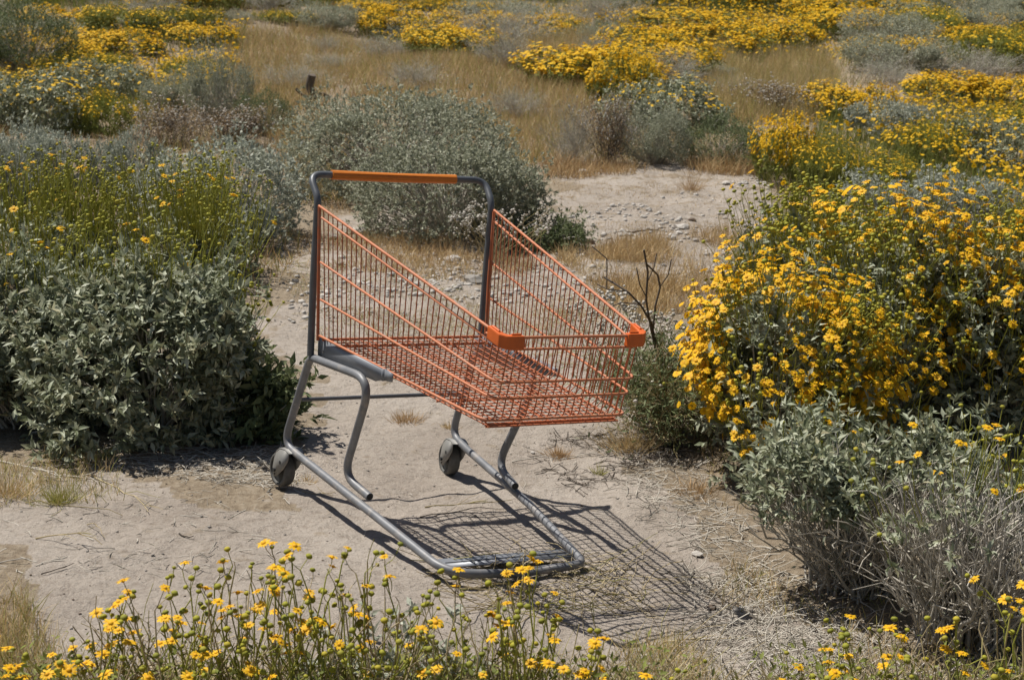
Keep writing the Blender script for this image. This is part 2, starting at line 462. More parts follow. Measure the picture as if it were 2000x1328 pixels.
# leg loops and base frame
legN = [(.325, .235, .111), (.184, .252, .134), (.350, .268, .452), (-.052, .276, .428), (-.176, .288, .133), (-.05, .277, .118)]
for s in (-1, 1):
    pts = [(x, s * y, z) for x, y, z in legN]
    o = tube_obj('leg_loop', round_path(pts, [0, .055, .06, .05, .06, 0], 8), RT, 'tube', cart)
    e = Vector(pts[0]); d = (Vector(pts[0]) - Vector(pts[1])).normalized()
    tube_obj('open_end_shade', [e - d * .012, e + d * .0015], RT * .78, 'black', o, 12)  # black disc paints the shaded inside of the open tube end
bp_ = [(-.05, -.277, .118), (.40, -.241, .073), (.752, -.205, .030), (.768, .0, .018), (.768, .206, .026), (.40, .246, .076), (-.05, .277, .118)]
tube_obj('base_frame', round_path(bp_, [0, .4, .10, 0, .045, .4, 0], 9), .0119, 'tube', cart)
tube_obj('cross_bar', [(-.083, -.279, .292), (-.083, .279, .292)], .0062, 'tube_dark', cart, 8)
# shelf plate between the runners near the nose
g = Geo(); g.add(*prism([(.635, -.175), (.648, .205), (.712, .205), (.702, -.175)], .026, .0285, 2))
g.add(*prism([(.668, -.17), (.680, .20), (.683, .20), (.671, -.17)], .0290, .0315, 2))
link('nose_plate', g.mesh('nose_plate', ['plate']), cart)

# side plates
for s in (-1, 1):
    y0 = s * .260
    g = Geo()
    g.add(*prism([(.0, .494), (.395, .494), (.402, .465), (.365, .452), (-.028, .438), (-.034, .490)], min(y0, y0 + s * .004), max(y0, y0 + s * .004)))
    g.add(*prism([(.397, .494), (.402, .494), (.405, .462), (.400, .462)], min(s * .250, y0 + s * .004), max(s * .250, y0 + s * .004)))
    pl = link('side_plate', g.mesh('side_plate', ['plate']), cart)
    g = Geo(); g.add(*prism([(.408, .495), (.455, .493), (.452, .470), (.425, .466), (.408, .470)], min(s * .256, s * .260), max(s * .256, s * .260)))
    link('bracket', g.mesh('bracket', ['plate']), pl)
    tube_obj('rivet', [(.012, y0 + s * .003, .457), (.012, y0 + s * .0065, .457)], .004, 'fork', pl, 8)
    # vertical rear strip of the basket
    tube_obj('rear_upright_wire', [(-.032, s * .288, .872), (-.018, s * .282, .66), (.0, s * .279, .488)], .0052, 'wire', cart, 8)

# basket: five U-shaped rails
RAILS = [((-.034, .289, .875), (.927, .207, .690)), ((-.019, .285, .843), (.919, .199, .659)), ((-.007, .284, .716), (.910, .205, .574)),
         ((.004, .281, .609), (.897, .204, .531)), ((.005, .277, .503), (.879, .210, .471))]
basket = link('basket', Geo().add(*sweep([(.008, -.268, .492), (.008, .268, .492)], .0045, 8)).add(*sweep([(.05, -.262, .482), (.05, .262, .482)], .0035, 8)).mesh('basket_rear_bar', ['wire'], True), cart)
for k, (a, f) in enumerate(RAILS):
    pts = [(a[0], -a[1], a[2]), (f[0], -f[1], f[2]), (f[0] + .004, f[1], f[2]), (a[0], a[1], a[2])]
    tube_obj('rail', round_path(pts, [0, .045, .035, 0], 7), .0040 if k in (0, 4) else .0036, 'wire_pink', basket, 8)
def rail_at(k, x):
    a, f = RAILS[k]; t = (x - a[0]) / (f[0] - a[0])
    return a[1] + (f[1] - a[1]) * t, a[2] + (f[2] - a[2]) * t
rc = random.Random(5)
NS = 34
ZFLOOR = lambda x: .490 + (.459 - .490) * x / .88
for i in range(NS):
    u = (i + .6) / (NS + .1)
    xt = -.034 + .961 * u; xb = .012 + .858 * u
    yt, zt = rail_at(0, xt); yb, zb = rail_at(4, xb)
    zf = ZFLOOR(xb) - .004; j = rc.uniform(-.0012, .0012) if i % 5 else rc.uniform(-.005, .005)
    off = .0055
    pts = [(xt, -(yt - off), zt + .002), (xb + (xt - xb) * .25, -(yb - off) - (yt - yb) * .25, zb + (zt - zb) * .25 + j), (xb, -(yb - off), zb), (xb, -(yb - .022), zf), (xb, yb - .022, zf), (xb, yb - off, zb),
           (xb + (xt - xb) * .25, (yb - off) + (yt - yb) * .25, zb + (zt - zb) * .25 - j), (xt, yt - off, zt + .002)]
    tube_obj('hoop_wire', round_path(pts, [0, 0, .01, .018, .018, .01, 0, 0], 3), .0018, 'wire', basket, 5)
NL = 17
for i in range(NL):
    t = (i + .5) / NL * 2 - 1
    y0, y1 = t * .262, t * .192
    pts = [(.010, y0, ZFLOOR(0) + .001), (.855, y1, ZFLOOR(.855) + .001), (.872, y1, .474), (.922, y1 * 1.0, .692)]
    tube_obj('floor_wire', round_path(pts, [0, .022, .03, 0], 4), .0018, 'wire', basket, 5)
for y in (-.255, -.13, 0, .13, .255):
    tube_obj('floor_brace', [(.012, y, ZFLOOR(0) - .0065), (.45, y * .86, ZFLOOR(.45) - .0075), (.862, y * .74, ZFLOOR(.862) - .0075)], .0022, 'wire', basket, 6)
for x in (.33, .62, .855):
    yb, zb = rail_at(4, x)
    tube_obj('floor_brace', [(x, -yb + .02, ZFLOOR(x) - .012), (x, yb - .02, ZFLOOR(x) - .012)], .0022, 'wire', basket, 6)
for k in range(3):
    x = .868 - .012 * k
    tube_obj('floor_wire', [(x, -.195, ZFLOOR(.86) - .0085 + .001 * k), (x, .195, ZFLOOR(.86) - .0085 + .001 * k)], .0024, 'wire', basket, 6)

# corner bumpers: folded plastic guards with bevelled edges
import bmesh
def corner_guard(s):
    bm = bmesh.new()
    # outline in plan (x forward, y lateral) of an L-shaped guard wrapped round the corner, offset outwards and inwards
    out = [(.868, s * .220), (.922, s * .217), (.938, s * .200), (.939, s * .152)]
    inn = [(.869, s * .201), (.910, s * .198), (.918, s * .190), (.921, s * .152)]
    prof = []
    zc = lambda x: .690 + (.875 - .690) * (.927 - x) / .961
    vs = []
    for (xo, yo), (xi, yi) in zip(out, inn):
        zt, zb = zc(xo) + .008, zc(xo) - .026
        vs.append([bm.verts.new(c) for c in ((xo, yo, zb), (xo, yo, zt), (xi, yi, zt + .001), (xi, yi, zb))])
    for a, b in zip(vs, vs[1:]):
        for k in range(4):
            bm.faces.new((a[k], a[(k + 1) % 4], b[(k + 1) % 4], b[k]))
    bm.faces.new(vs[0]); bm.faces.new(vs[-1][::-1])
    bmesh.ops.recalc_face_normals(bm, faces=bm.faces)
    bmesh.ops.bevel(bm, geom=list(bm.edges), offset=.0035, segments=2, affect='EDGES', profile=.6)
    me = bpy.data.meshes.new('corner_bumper'); bm.to_mesh(me); bm.free()
    me.materials.append(M['bumper'])
    o = link('corner_bumper', me, basket)
    # slot rims on top
    tube_obj('bumper_rim', [(.876, s * .2105, zc(.876) + .0088), (.908, s * .208, zc(.908) + .0088)], .0030, 'bumper', o, 6)
    tube_obj('bumper_rim', [(.930, s * .186, zc(.930) + .0088), (.930, s * .160, zc(.930) + .0088)], .0030, 'bumper', o, 6)
for s in (-1, 1): corner_guard(s)

# casters
def caster(s):
    cx, cy, cz, R_ = -.178, s * .287, .053 - .0, .052
    pr = bpy.data.objects.new('caster', None); COL.objects.link(pr); pr.parent = cart; pr.location = (cx, cy, cz)
    pr.rotation_euler = (0, 0, math.radians(-6 * s))
    # tyre by lathe about y
    prof = [(.040, -.012), (.041, -.018), (.049, -.0175), (.052, -.013), (.0525, 0), (.052, .013), (.049, .0175), (.041, .018), (.040, .012)]
    n = 32; V = []; T = []
    for k in range(n):
        a = 2 * math.pi * k / n
        V += [(r * math.cos(a), y, r * math.sin(a)) for r, y in prof]
    m_ = len(prof)
    for k in range(n):
        for j in range(m_ - 1):
            a, b = k * m_ + j, ((k + 1) % n) * m_ + j
            T += [(a, a + 1, b + 1), (a, b + 1, b)]
    ty_ = link('tyre', Geo().add(V, T).mesh('tyre', ['rubber'], True), pr)
    g = Geo(); g.add(*sweep([(0, -.010, 0), (0, .010, 0)], .0405, 24)); g.add(*sweep([(0, -.022, 0), (0, .022, 0)], .012, 12))
    link('hub', g.mesh('hub', ['hub']), pr)
    # side cheeks: teardrop from axle up and forward to the runner
    poly = [(.021, -.010), (.012, -.019), (-.002, -.020), (-.012, -.012), (-.014, .006), (-.008, .034), (.004, .056), (.024, .070), (.055, .074), (.078, .068), (.074, .045), (.050, .014)]
    for q in (-1, 1):
        g = Geo(); y0, y1 = sorted((q * .0235, q * .0265)); g.add(*prism(poly, y0, y1))
        c = link('fork_cheek', g.mesh('fork_cheek', ['fork']), pr)
        tube_obj('axle_bolt', [(0, q * .0267, 0), (0, q * .032, 0)], .0062, 'hub', c, 6, False)
        tube_obj('cheek_hole', [(.030, q * .0262, .030), (.030, q * .0272, .030)], .006, 'black', c, 10, False)  # no real opening: a black disc paints the dark of the hole
        tube_obj('rivet', [(.003, q * .0267, -.012), (.003, q * .0282, -.012)], .0028, 'black', c, 8, False)
    arc = [(-.008, .036), (.004, .057), (.024, .071), (.055, .074), (.082, .067)]
    V = []; T = []
    for (x, z) in arc:
        V += [(x, -.0265, z + .0005), (x, .0265, z + .0005), (x - .001, -.0265, z + .0032), (x - .001, .0265, z + .0032)]
    for k in range(len(arc) - 1):
        a = 4 * k; b = a + 4
        for p, q in ((2, 3), (1, 0), (0, 2), (3, 1)):
            T += [(a + p, a + q, b + q), (a + p, b + q, b + p)]
    link('fork_cover', Geo().add(V, T).mesh('fork_cover', ['fork']), pr)
for s in (-1, 1): caster(s)
# ------------------------------------------------------------------ shrub generators
def mound_pts(rng, w, h, nl, n, low=.02, depth=.45):
    """points and normals over a lumpy mound made of lobes; half width w/2, height h"""
    a = rng.uniform(0, 2 * np.pi, nl); rr = np.sqrt(rng.uniform(.02, 1, nl)) * .62
    c = np.stack([rr * np.cos(a), rr * np.sin(a), rng.uniform(.25, .66, nl) * (1 - .38 * rr)], -1)
    r = rng.uniform(.18, .44, nl) * (1 - .25 * rr)
    k = int(n * 4)
    li = rng.integers(0, nl, k)
    d = nrm(rng.normal(0, 1, (k, 3)))
    u = rng.random(k) ** 2.2 * depth
    p = c[li] + d * (r[li] * (1 - u))[:, None]
    dist = np.linalg.norm(p[:, None, :] - c[None], axis=2) / r[None]
    dist[np.arange(k), li] = 9
    ok = (dist.min(1) > .80) & (p[:, 2] > low)
    p = p[ok][:n]; d = d[ok][:n]
    nn = nrm(d * .7 + nrm(p - [0, 0, .1]) * .5)
    e = np.array([np.percentile(np.abs(p[:, 0]), 97), np.percentile(np.abs(p[:, 1]), 97), np.percentile(p[:, 2], 98)])
    p = p / e
    sc = np.array([w / 2, w / 2, h * .97])
    return p * sc, nrm(nn / sc * sc.mean())
def sprigs(rng, P, N, k, L, leaf, lmat, tmpl, g, spread=.9, upb=.5, wscale=1.0, shoot=.14):
    """each point: k leaves strung along a short twig"""
    ax = nrm(N + rng.normal(0, .35, N.shape) + [0, 0, upb])
    n = len(P)
    P = P + ax * (rng.random(n) ** 5 * shoot)[:, None]
    t = rng.random((n, k))
    base = P[:, None] - ax[:, None] * (L * (1 - t))[..., None]
    side = rng.normal(0, 1, (n, k, 3))
    d = nrm(ax[:, None] * (1.1 - spread * .5) + nrm(side) * spread)
    d = d.reshape(-1, 3); pos = base.reshape(-1, 3)
    R = frames(d, rng, np.repeat(ax, k, 0) * .6 + [0, 0, .5], .45)
    s = leaf * rng.uniform(.6, 1.25, len(d))
    g.add(*inst(tmpl[0], tmpl[1], pos, R, np.stack([s, s * wscale, s], -1)), lmat)
    return pos, R, s
def curved(rng, A, B, m_=4, sag=.15, lift=0.):
    n = len(A); t = np.linspace(0, 1, m_)[None, :, None]
    L = np.linalg.norm(B - A, axis=1)[:, None, None]
    mid = rng.normal(0, sag, (n, 1, 3)) * L; mid[..., 2] += lift * L[..., 0]
    P = A[:, None] * (1 - t) + B[:, None] * t + mid * (4 * t * (1 - t)) * .5
    P[:, 1:-1] += rng.normal(0, sag * .12, (n, m_ - 2, 3)) * L
    return P
def branches(rng, P, g, n, mat, r0=.006, r1=.0018, basew=.12, sides=3, m_=5):
    idx = rng.choice(len(P), min(n, len(P)), replace=False)
    B = P[idx]; A = np.stack([B[:, 0] * basew + rng.normal(0, .02, len(B)), B[:, 1] * basew + rng.normal(0, .02, len(B)), np.zeros(len(B)) - .01], -1)
    C = curved(rng, A, B, m_, .12, .12)
    rad = np.linspace(r0, r1, m_)[None] * rng.uniform(.6, 1.3, (len(B), 1))
    g.add(*tubes(C, rad, sides), mat)
def twiggy(rng, w, h, n1, g, mat, r0=.004, kids=4, gens=3, m_=4, spread=1.):
    """bare branching twigs; returns tip points"""
    a = rng.uniform(0, 2 * np.pi, n1); el = rng.uniform(.15, 1, n1)
    T = np.stack([np.cos(a) * w / 2 * (1 - el ** 2 * .8) * spread, np.sin(a) * w / 2 * (1 - el ** 2 * .8) * spread, h * (.35 + .6 * el)], -1) * rng.uniform(.45, .8, (n1, 1))
    A = np.stack([rng.normal(0, w * .06, n1), rng.normal(0, w * .06, n1), np.full(n1, -.01)], -1)
    tips = []; r = r0
    for ge in range(gens):
        C = curved(rng, A, T, m_, .22, .08)
        g.add(*tubes(C, np.linspace(r, r * .6, m_)[None] * rng.uniform(.7, 1.2, (len(A), 1)), 3), mat)
        if ge == gens - 1: tips.append(C[:, -1]); break
        t = rng.integers(1, m_, (len(A), kids))
        A2 = C[np.arange(len(A))[:, None], t].reshape(-1, 3)
        d = nrm(np.repeat(T - A, kids, 0)) + rng.normal(0, .55, (len(A2), 3)); d[:, 2] += .15
        L = np.repeat(np.linalg.norm(T - A, axis=1), kids) * rng.uniform(.35, .8, len(A2))
        T = A2 + nrm(d) * L[:, None]; T[:, 2] = np.maximum(T[:, 2], .01); A = A2; r *= .6
        tips.append(T)
    return np.concatenate(tips)
def stalks(rng, P, N, Lmin, Lmax, r, m_=4, out=.35, sag=.08):
    B = P + nrm(N * out + [0, 0, 1.] + rng.normal(0, .13, P.shape)) * rng.uniform(Lmin, Lmax, (len(P), 1))
    C = curved(rng, P, B, m_, sag)
    tan = nrm(C[:, -1] - C[:, -2])
    return C, tan
def heads_far(rng, pos, nrmv, size, g, mp, md, tm=HF):
    R = frames(nrm(np.cross(nrmv, rng.normal(0, 1, nrmv.shape))), rng, nrmv, .05)
    s = size * rng.uniform(.75, 1.2, len(pos))
    g.add(*inst(tm[0], tm[1], pos, R, s), mp); g.add(*inst(tm[2], tm[3], pos, R, s), md)
def balls(rng, pos, size, g, mi, tm=OCT):
    R = frames(nrm(rng.normal(0, 1, pos.shape)), rng)
    g.add(*inst(tm[0], tm[1], pos, R, size * rng.uniform(.6, 1.3, len(pos))), mi)

# shared meshes for far shrubs, each of unit-ish real size (w, h) ---------------------------
TPL = {}
def tpl(kind, seed):
    key = (kind, seed)
    if key in TPL: return TPL[key]
    rng = np.random.default_rng(seed * 17 + sum(map(ord, kind)))
    w, h = 1.4, .7
    fo, st, fl = Geo(), Geo(), Geo()
    fm, sm, xm = ['leaf_silver'], ['wood'], ['petal_far', 'disc']
    if kind == 'yellow':      # mound hidden under flowers
        P, N = mound_pts(rng, w, h * .86, 12, 1500)
        sprigs(rng, P, N, 5, .07, .05, 0, LF_SML, fo); fm = ['leaf_olive']
        up = N[:, 2] > -.1; Q = P[up]; QN = N[up]
        i = rng.integers(0, len(Q), 2300); C, tn = stalks(rng, Q[i], QN[i], .04, .17, .001, 3)
        st.add(*tubes(C[:500], np.full((500, 3), .0016)), 0); sm = ['stem_green']
        heads_far(rng, C[:, -1], nrm(tn + QN[i] * .6 + rng.normal(0, .35, tn.shape)), .040, fl, 0, 1)
    elif kind == 'olive':     # green stalks, spent heads, some yellow
        P, N = mound_pts(rng, w, h * .75, 12, 1500)
        sprigs(rng, P, N, 5, .07, .05, 0, LF_SML, fo); fm = ['leaf_olive']
        up = N[:, 2] > 0; Q = P[up]; QN = N[up]
        i = rng.integers(0, len(Q), 1100); C, tn = stalks(rng, Q[i], QN[i], .12, .26, .001, 4)
        st.add(*tubes(C, np.full((len(C), 4), .0017)), 0); sm = ['stem_green']
        heads_far(rng, C[:330, -1], nrm(tn[:330] + QN[i][:330] * .4), .045, fl, 0, 1)
        balls(rng, C[330:, -1], .026, fl, 2); xm = ['petal_far', 'disc', 'bud']
    elif kind == 'silver':    # silver brittlebush with scattered flowers
        P, N = mound_pts(rng, w, h * .9, 11, 1700)
        sprigs(rng, P, N, 7, .05, .058, 0, LF_MED, fo)
        up = N[:, 2] > .1; Q = P[up]; QN = N[up]
        i = rng.integers(0, len(Q), 230); C, tn = stalks(rng, Q[i], QN[i], .06, .16, .001, 3)
        st.add(*tubes(C, np.full((len(C), 3), .0018)), 0); branches(rng, P, st, 60, 0)
        heads_far(rng, C[:, -1], nrm(tn + QN[i] * .4), .047, fl, 0, 1)
    elif kind == 'plain':     # silver leaves only
        P, N = mound_pts(rng, w, h, 11, 1800)
        sprigs(rng, P, N, 7, .05, .05, 0, LF_MED, fo); fm = ['leaf_blue']
        branches(rng, P, st, 90, 0)
    elif kind in ('grey', 'dark'):
        P, N = mound_pts(rng, w, h, 13, 3000)
        sprigs(rng, P, N, 8, .07, .030, 0, LF_SML, fo, upb=.7, wscale=.9); fm = ['leaf_grey' if kind == 'grey' else 'leaf_dark']
        branches(rng, P, st, 220, 0, .005, .001)
    elif kind in ('dry', 'white'):
        tp = twiggy(rng, w, h, 40, st, 0, .005, 4, 4, 3)
        sm = ['wood'] if kind == 'dry' else ['wood_dark']
        i = rng.integers(0, len(tp), 2600)
        d = nrm(rng.normal(0, 1, (2600, 3)) + [0, 0, .4])
        s = rng.uniform(.02, .05, 2600)
        fo.add(*inst(LF_SML[0], LF_SML[1], tp[i] + rng.normal(0, .02, (2600, 3)), frames(d, rng), np.stack([s, s * .5, s], -1)), 0)
        fm = ['rust_grass'] if kind == 'white' else ['leaf_grey']
        if kind == 'white':
            j = tp[tp[:, 2] > h * .45]; j = j[rng.integers(0, len(j), 420)]
            balls(rng, j + rng.normal(0, .02, j.shape) + [0, 0, .02], .04, fl, 0); xm = ['white']
    out = [('foliage', fo.mesh('foliage_' + kind, fm)), ('stems', st.mesh('stems_' + kind, sm))]
    if fl.V: out.append(('flowers', fl.mesh('flowers_' + kind, xm)))
    TPL[key] = out
    return out
KINDNAME = dict(yellow='flowering_shrub', olive='flowering_shrub', silver='brittlebush', plain='silver_shrub', grey='saltbush', dark='dark_shrub', dry='dry_shrub', white='white_flowered_shrub')
def far_bush(kind, seed, X, Y, w, h, label, group=None, rot=None):
    r = random.Random(seed * 31 + int(X * 100))
    z = hzf(X, Y) - .02
    o = thing(KINDNAME[kind], (X, Y, z), (0, 0, r.uniform(0, 6.28) if rot is None else rot), label, 'shrub', group)
    for nm, me in tpl(kind, seed % 2):
        c = link(nm, me, o); c.scale = (w / 1.4 * 1.04, w / 1.4 * .96, h / .7); tag(c, kind='stuff')
    return o

GRP = dict(yellow='yellow flowering mounds on the slope', olive='olive green bushes with few flowers', grey='small grey-green bushes', dark='dark green bushes', dry='dry twiggy bushes', silver='silver bushes with yellow flowers', plain='silvery bushes without flowers', white='dry bushes with white flowers')
FAR = [
 # far left
 ('dark', 1, (-5.577, 18.769, 1.107, 0.773), 'dark grey-green bush in the upper left corner'),
 ('yellow', 2, (-5.416, 19.568, 0.911, 0.235), 'low yellow flowering mound just right of the dark corner bush'),
 ('yellow', 1, (-4.893, 20.290, 0.945, 0.242), 'yellow flowering mound above the grey brittlebush at upper left'),
 ('yellow', 3, (-4.133, 21.225, 0.791, 0.216), 'small yellow mound above the loose grey shrub, upper left'),
 ('olive', 1, (-5.216, 21.519, 1.136, 0.322), 'olive green flowering bush behind the upper left yellow mounds'),
 ('olive', 2, (-4.504, 21.928, 1.021, 0.297), 'olive green bush right of another olive bush, upper left'),
 ('olive', 3, (-4.974, 16.785, 1.042, 0.317), 'yellow-green flowering bush below the dark corner bush'),
 ('olive', 1, (-4.891, 18.695, 0.987, 0.251), 'bright green and yellow bush left of the grey brittlebushes'),
 ('plain', 1, (-4.953, 21.823, 0.813, 0.215), 'small pale grey bush among olive bushes, upper left'),
 ('dry', 1, (-5.040, 23.164, 1.151, 0.242), 'dull brown twiggy bush at the top edge, left'),
 ('silver', 1, (-4.067, 13.919, 1.080, 0.521), 'grey brittlebush with yellow flowers at the left edge, upper part'),
 ('olive', 2, (-3.532, 13.780, 0.556, 0.335), 'flowering bush right of the left-edge grey brittlebush'),
 ('silver', 2, (-4.189, 16.891, 0.891, 0.443), 'grey brittlebush with a few yellow flowers on its top, upper left'),
 ('grey', 1, (-3.241, 15.607, 0.630, 0.363), 'rounded grey-green bush between flowers and loose shrub, upper left'),
 ('grey', 2, (-2.744, 15.008, 0.606, 0.655), 'tall loose grey shrub with open branches left of the dead stump'),
 ('olive', 3, (-3.662, 18.631, 0.810, 0.252), 'yellow flowered bush behind the tall loose grey shrub'),
 ('dark', 2, (-2.204, 14.377, 0.491, 0.369), 'dark green bush left of the black dead stump'),
 ('white', 1, (-2.881, 13.542, 0.757, 0.314), 'dry brown bush dotted with small white flowers, left of its twin'),
 ('white', 2, (-2.393, 13.655, 0.763, 0.295), 'dry brown bush with white flowers left of the central saltbush'),
 ('plain', 2, (-3.031, 10.605, 0.626, 0.468), 'silvery grey bush at left behind the green flower stalks'),
 ('plain', 3, (-2.556, 10.716, 0.432, 0.435), 'silvery bush with a rounded crest behind the green flower stalks'),
 ('plain', 1, (-3.236, 10.090, 0.501, 0.449), 'silvery blue-grey bush cut by the left edge of the photo'),
 # far centre
 ('grey', 3, (-3.932, 23.135, 0.402, 0.174), 'tiny round grey bush in dry grass at the top, left of centre'),
 ('grey', 1, (-2.725, 23.457, 1.019, 0.379), 'round grey-green bush in the dry grass near the top centre'),
 ('olive', 1, (-3.321, 23.590, 0.806, 0.168), 'low green bush left of the round bush near the top centre'),
 ('yellow', 1, (-1.849, 23.333, 0.869, 0.359), 'yellow flowering bush right of the round grey bush, top centre'),
 ('yellow', 2, (-1.109, 21.555, 0.736, 0.325), 'yellow flowering bush on the slope above the dry grass, top centre'),
 ('grey', 2, (-1.555, 23.236, 0.793, 0.309), 'grey bush wedged between two yellow bushes, top centre'),
 ('yellow', 3, (-0.676, 24.999, 1.164, 0.303), 'wide yellow flowering bush at the top, just right of centre'),
 ('yellow', 1, (0.323, 25.113, 1.091, 0.270), 'yellow and green bush left of the small grey bush, top'),
 ('yellow', 2, (-2.203, 25.752, 1.199, 0.177), 'distant yellow bush at the top edge, centre'),
 ('yellow', 3, (-1.153, 27.013, 1.258, 0.153), 'distant yellow bush at the top edge right of centre'),
 ('grey', 3, (1.135, 22.711, 0.670, 0.326), 'small dark grey bush in front of the yellow slope, top'),
 ('dry', 2, (-1.122, 17.272, 0.643, 0.237), 'dry purplish twig bush behind the central saltbush'),
 ('dry', 3, (-0.015, 15.701, 0.585, 0.259), 'dry brownish bush in tan grass right of the central saltbush'),
 ('dry', 1, (-2.478, 21.341, 0.530, 0.174), 'small dry bush in tan grass below the round grey bush'),
 # far right
 ('yellow', 1, (1.050, 16.865, 0.681, 0.464), 'golden flowering mound sloping down beside the tan grass'),
 ('yellow', 2, (1.639, 19.330, 1.140, 0.400), 'golden flowering mound above the silver brittlebush'),
 ('yellow', 3, (1.588, 22.161, 1.169, 0.293), 'golden mound at the top right of the small grey bush'),
 ('yellow', 1, (2.648, 22.462, 1.395, 0.353), 'broad golden flowering mound in the middle of the yellow slope'),
 ('yellow', 2, (3.608, 23.347, 1.160, 0.368), 'golden flowering mound right end of the yellow slope'),
 ('yellow', 3, (2.597, 25.548, 1.745, 0.247), 'golden mound behind the broad one on the yellow slope'),
 ('yellow', 1, (4.911, 24.940, 1.471, 0.352), 'golden flowering mound at the top above the dry right-hand brush'),
 ('yellow', 2, (4.879, 21.927, 1.157, 0.256), 'golden flowering mound below another mound, upper right'),
 ('yellow', 3, (6.361, 22.957, 1.354, 0.234), 'golden mound near the upper right corner'),
 ('dark', 1, (7.087, 30.481, 1.419, 0.230), 'dark distant bush at the top edge, right'),
 ('grey', 2, (8.259, 28.999, 1.080, 0.234), 'grey distant bush in the upper right corner'),
 ('grey', 3, (4.616, 27.914, 1.040, 0.190), 'distant grey bush at the top edge right of centre'),
 ('dry', 2, (5.501, 20.166, 1.377, 0.298), 'dry greyish brush near the right edge, upper part'),
 ('dry', 3, (4.203, 19.315, 0.959, 0.253), 'dry grey brush right of the tan grass'),
 ('silver', 3, (1.347, 15.074, 0.983, 0.464), 'silver brittlebush with yellow flowers above the dark bush'),
 ('dry', 1, (0.445, 12.958, 0.523, 0.379), 'dry twiggy bush with pale twigs at the edge of the bare clearing'),
 ('white', 3, (0.705, 12.897, 0.520, 0.474), 'pale grey twig bush with tiny white flowers behind the bare clearing'),
 ('grey', 1, (1.095, 12.988, 0.605, 0.470), 'tangled olive-grey bush between the twig bush and the dark bush'),
 ('dark', 3, (1.584, 13.010, 0.666, 0.384), 'dark leafy bush with shaded underside behind the bare clearing'),
 ('white', 1, (2.450, 15.892, 0.839, 0.297), 'dark dry bush with white flowers below the tan grass'),
 ('yellow', 3, (2.044, 12.420, 0.501, 0.451), 'bright yellow flowering bush at the right end of the bare clearing'),
 ('olive', 2, (2.286, 12.126, 0.489, 0.386), 'green bush with few flowers right of the bright yellow bush'),
 ('yellow', 1, (3.220, 16.043, 0.896, 0.305), 'yellow flowering bush left of the round pale grey bush'),
 ('yellow', 2, (4.586, 18.166, 1.071, 0.285), 'yellow flowering bush behind the round pale grey bush'),
 ('yellow', 3, (5.329, 18.195, 0.847, 0.287), 'yellow flowering bush at the right edge, upper part'),
 ('plain', 2, (3.311, 14.707, 0.685, 0.383), 'round pale grey bush among yellow flowers at upper right'),
 ('olive', 3, (3.496, 13.833, 0.730, 0.351), 'flowering bush right of the round pale grey bush'),
 ('silver', 1, (3.957, 13.768, 0.855, 0.474), 'grey-green brittlebush at the right edge among flowers'),
 ('olive', 1, (2.669, 12.516, 0.738, 0.248), 'loose yellow flowered bush in front of the round pale grey bush'),
 ('plain', 3, (2.404, 10.535, 0.654, 0.387), 'silver topped bush with bare woody stems above the daisy bush'),
 ('plain', 1, (2.848, 10.331, 0.641, 0.429), 'silver topped bush at right with grey stems above the daisy bush'),
 ('olive', 2, (1.825, 9.369, 0.553, 0.304), 'olive bush with spent flower heads behind the daisy bush'),
 ('olive', 3, (1.203, 7.549, 0.469, 0.435), 'olive green bush of spent heads at the left shoulder of the daisy bush'),
 ('olive', 1, (2.699, 8.716, 0.460, 0.420), 'olive bush at the right edge behind the daisies'),
]
for i, (k, sd, (X, Y, w, h), lb) in enumerate(FAR):
    far_bush(k, sd + i % 3, X, Y, w, h * (1.12 if k in ('yellow', 'olive') else 1), lb, GRP[k])
LOOK = dict(yellow='yellow flowering mound', olive='loose olive green bush', grey='grey-green bush', dry='dry brown twig bush', silver='silver yellow-flowered bush')
def far_label(k, X, Y, w):
    u = X / Y / .312
    if abs(u) > 1.16: return ('wide ' if w > 1.25 else 'small ') + LOOK[k] + ' outside the frame, beyond its ' + ('left' if u < 0 else 'right') + ' edge'
    hz_ = ['at the left edge', 'in the left quarter', 'left of centre', 'just left of the middle', 'just right of the middle', 'right of centre', 'in the right quarter', 'at the right edge'][int(np.clip((u + 1) * 4, 0, 7))]
    v = 'low on the far slope' if Y < 19 else 'halfway up the far slope' if Y < 25 else 'high on the far slope' if Y < 31 else 'by the top edge'
    return ('wide ' if w > 1.25 else 'small ') + LOOK[k] + ' ' + v + ', ' + hz_
rng = np.random.default_rng(77); spots = [(X, Y) for _, _, (X, Y, w, h), _ in FAR]
TAN = [[(-3.82, 21.52), (-2.84, 23.23), (-1.98, 21.66), (-0.70, 19.45), (1.00, 24.60), (1.09, 20.46), (0.69, 16.35), (0.29, 13.61), (0.12, 12.79), (-0.47, 13.67), (-1.89, 13.43), (-2.68, 15.91), (-3.51, 19.75)], [(2.36, 21.72), (4.03, 22.48), (3.85, 19.98), (2.84, 15.58), (1.94, 14.93), (1.92, 16.94)]]
cnt = 0
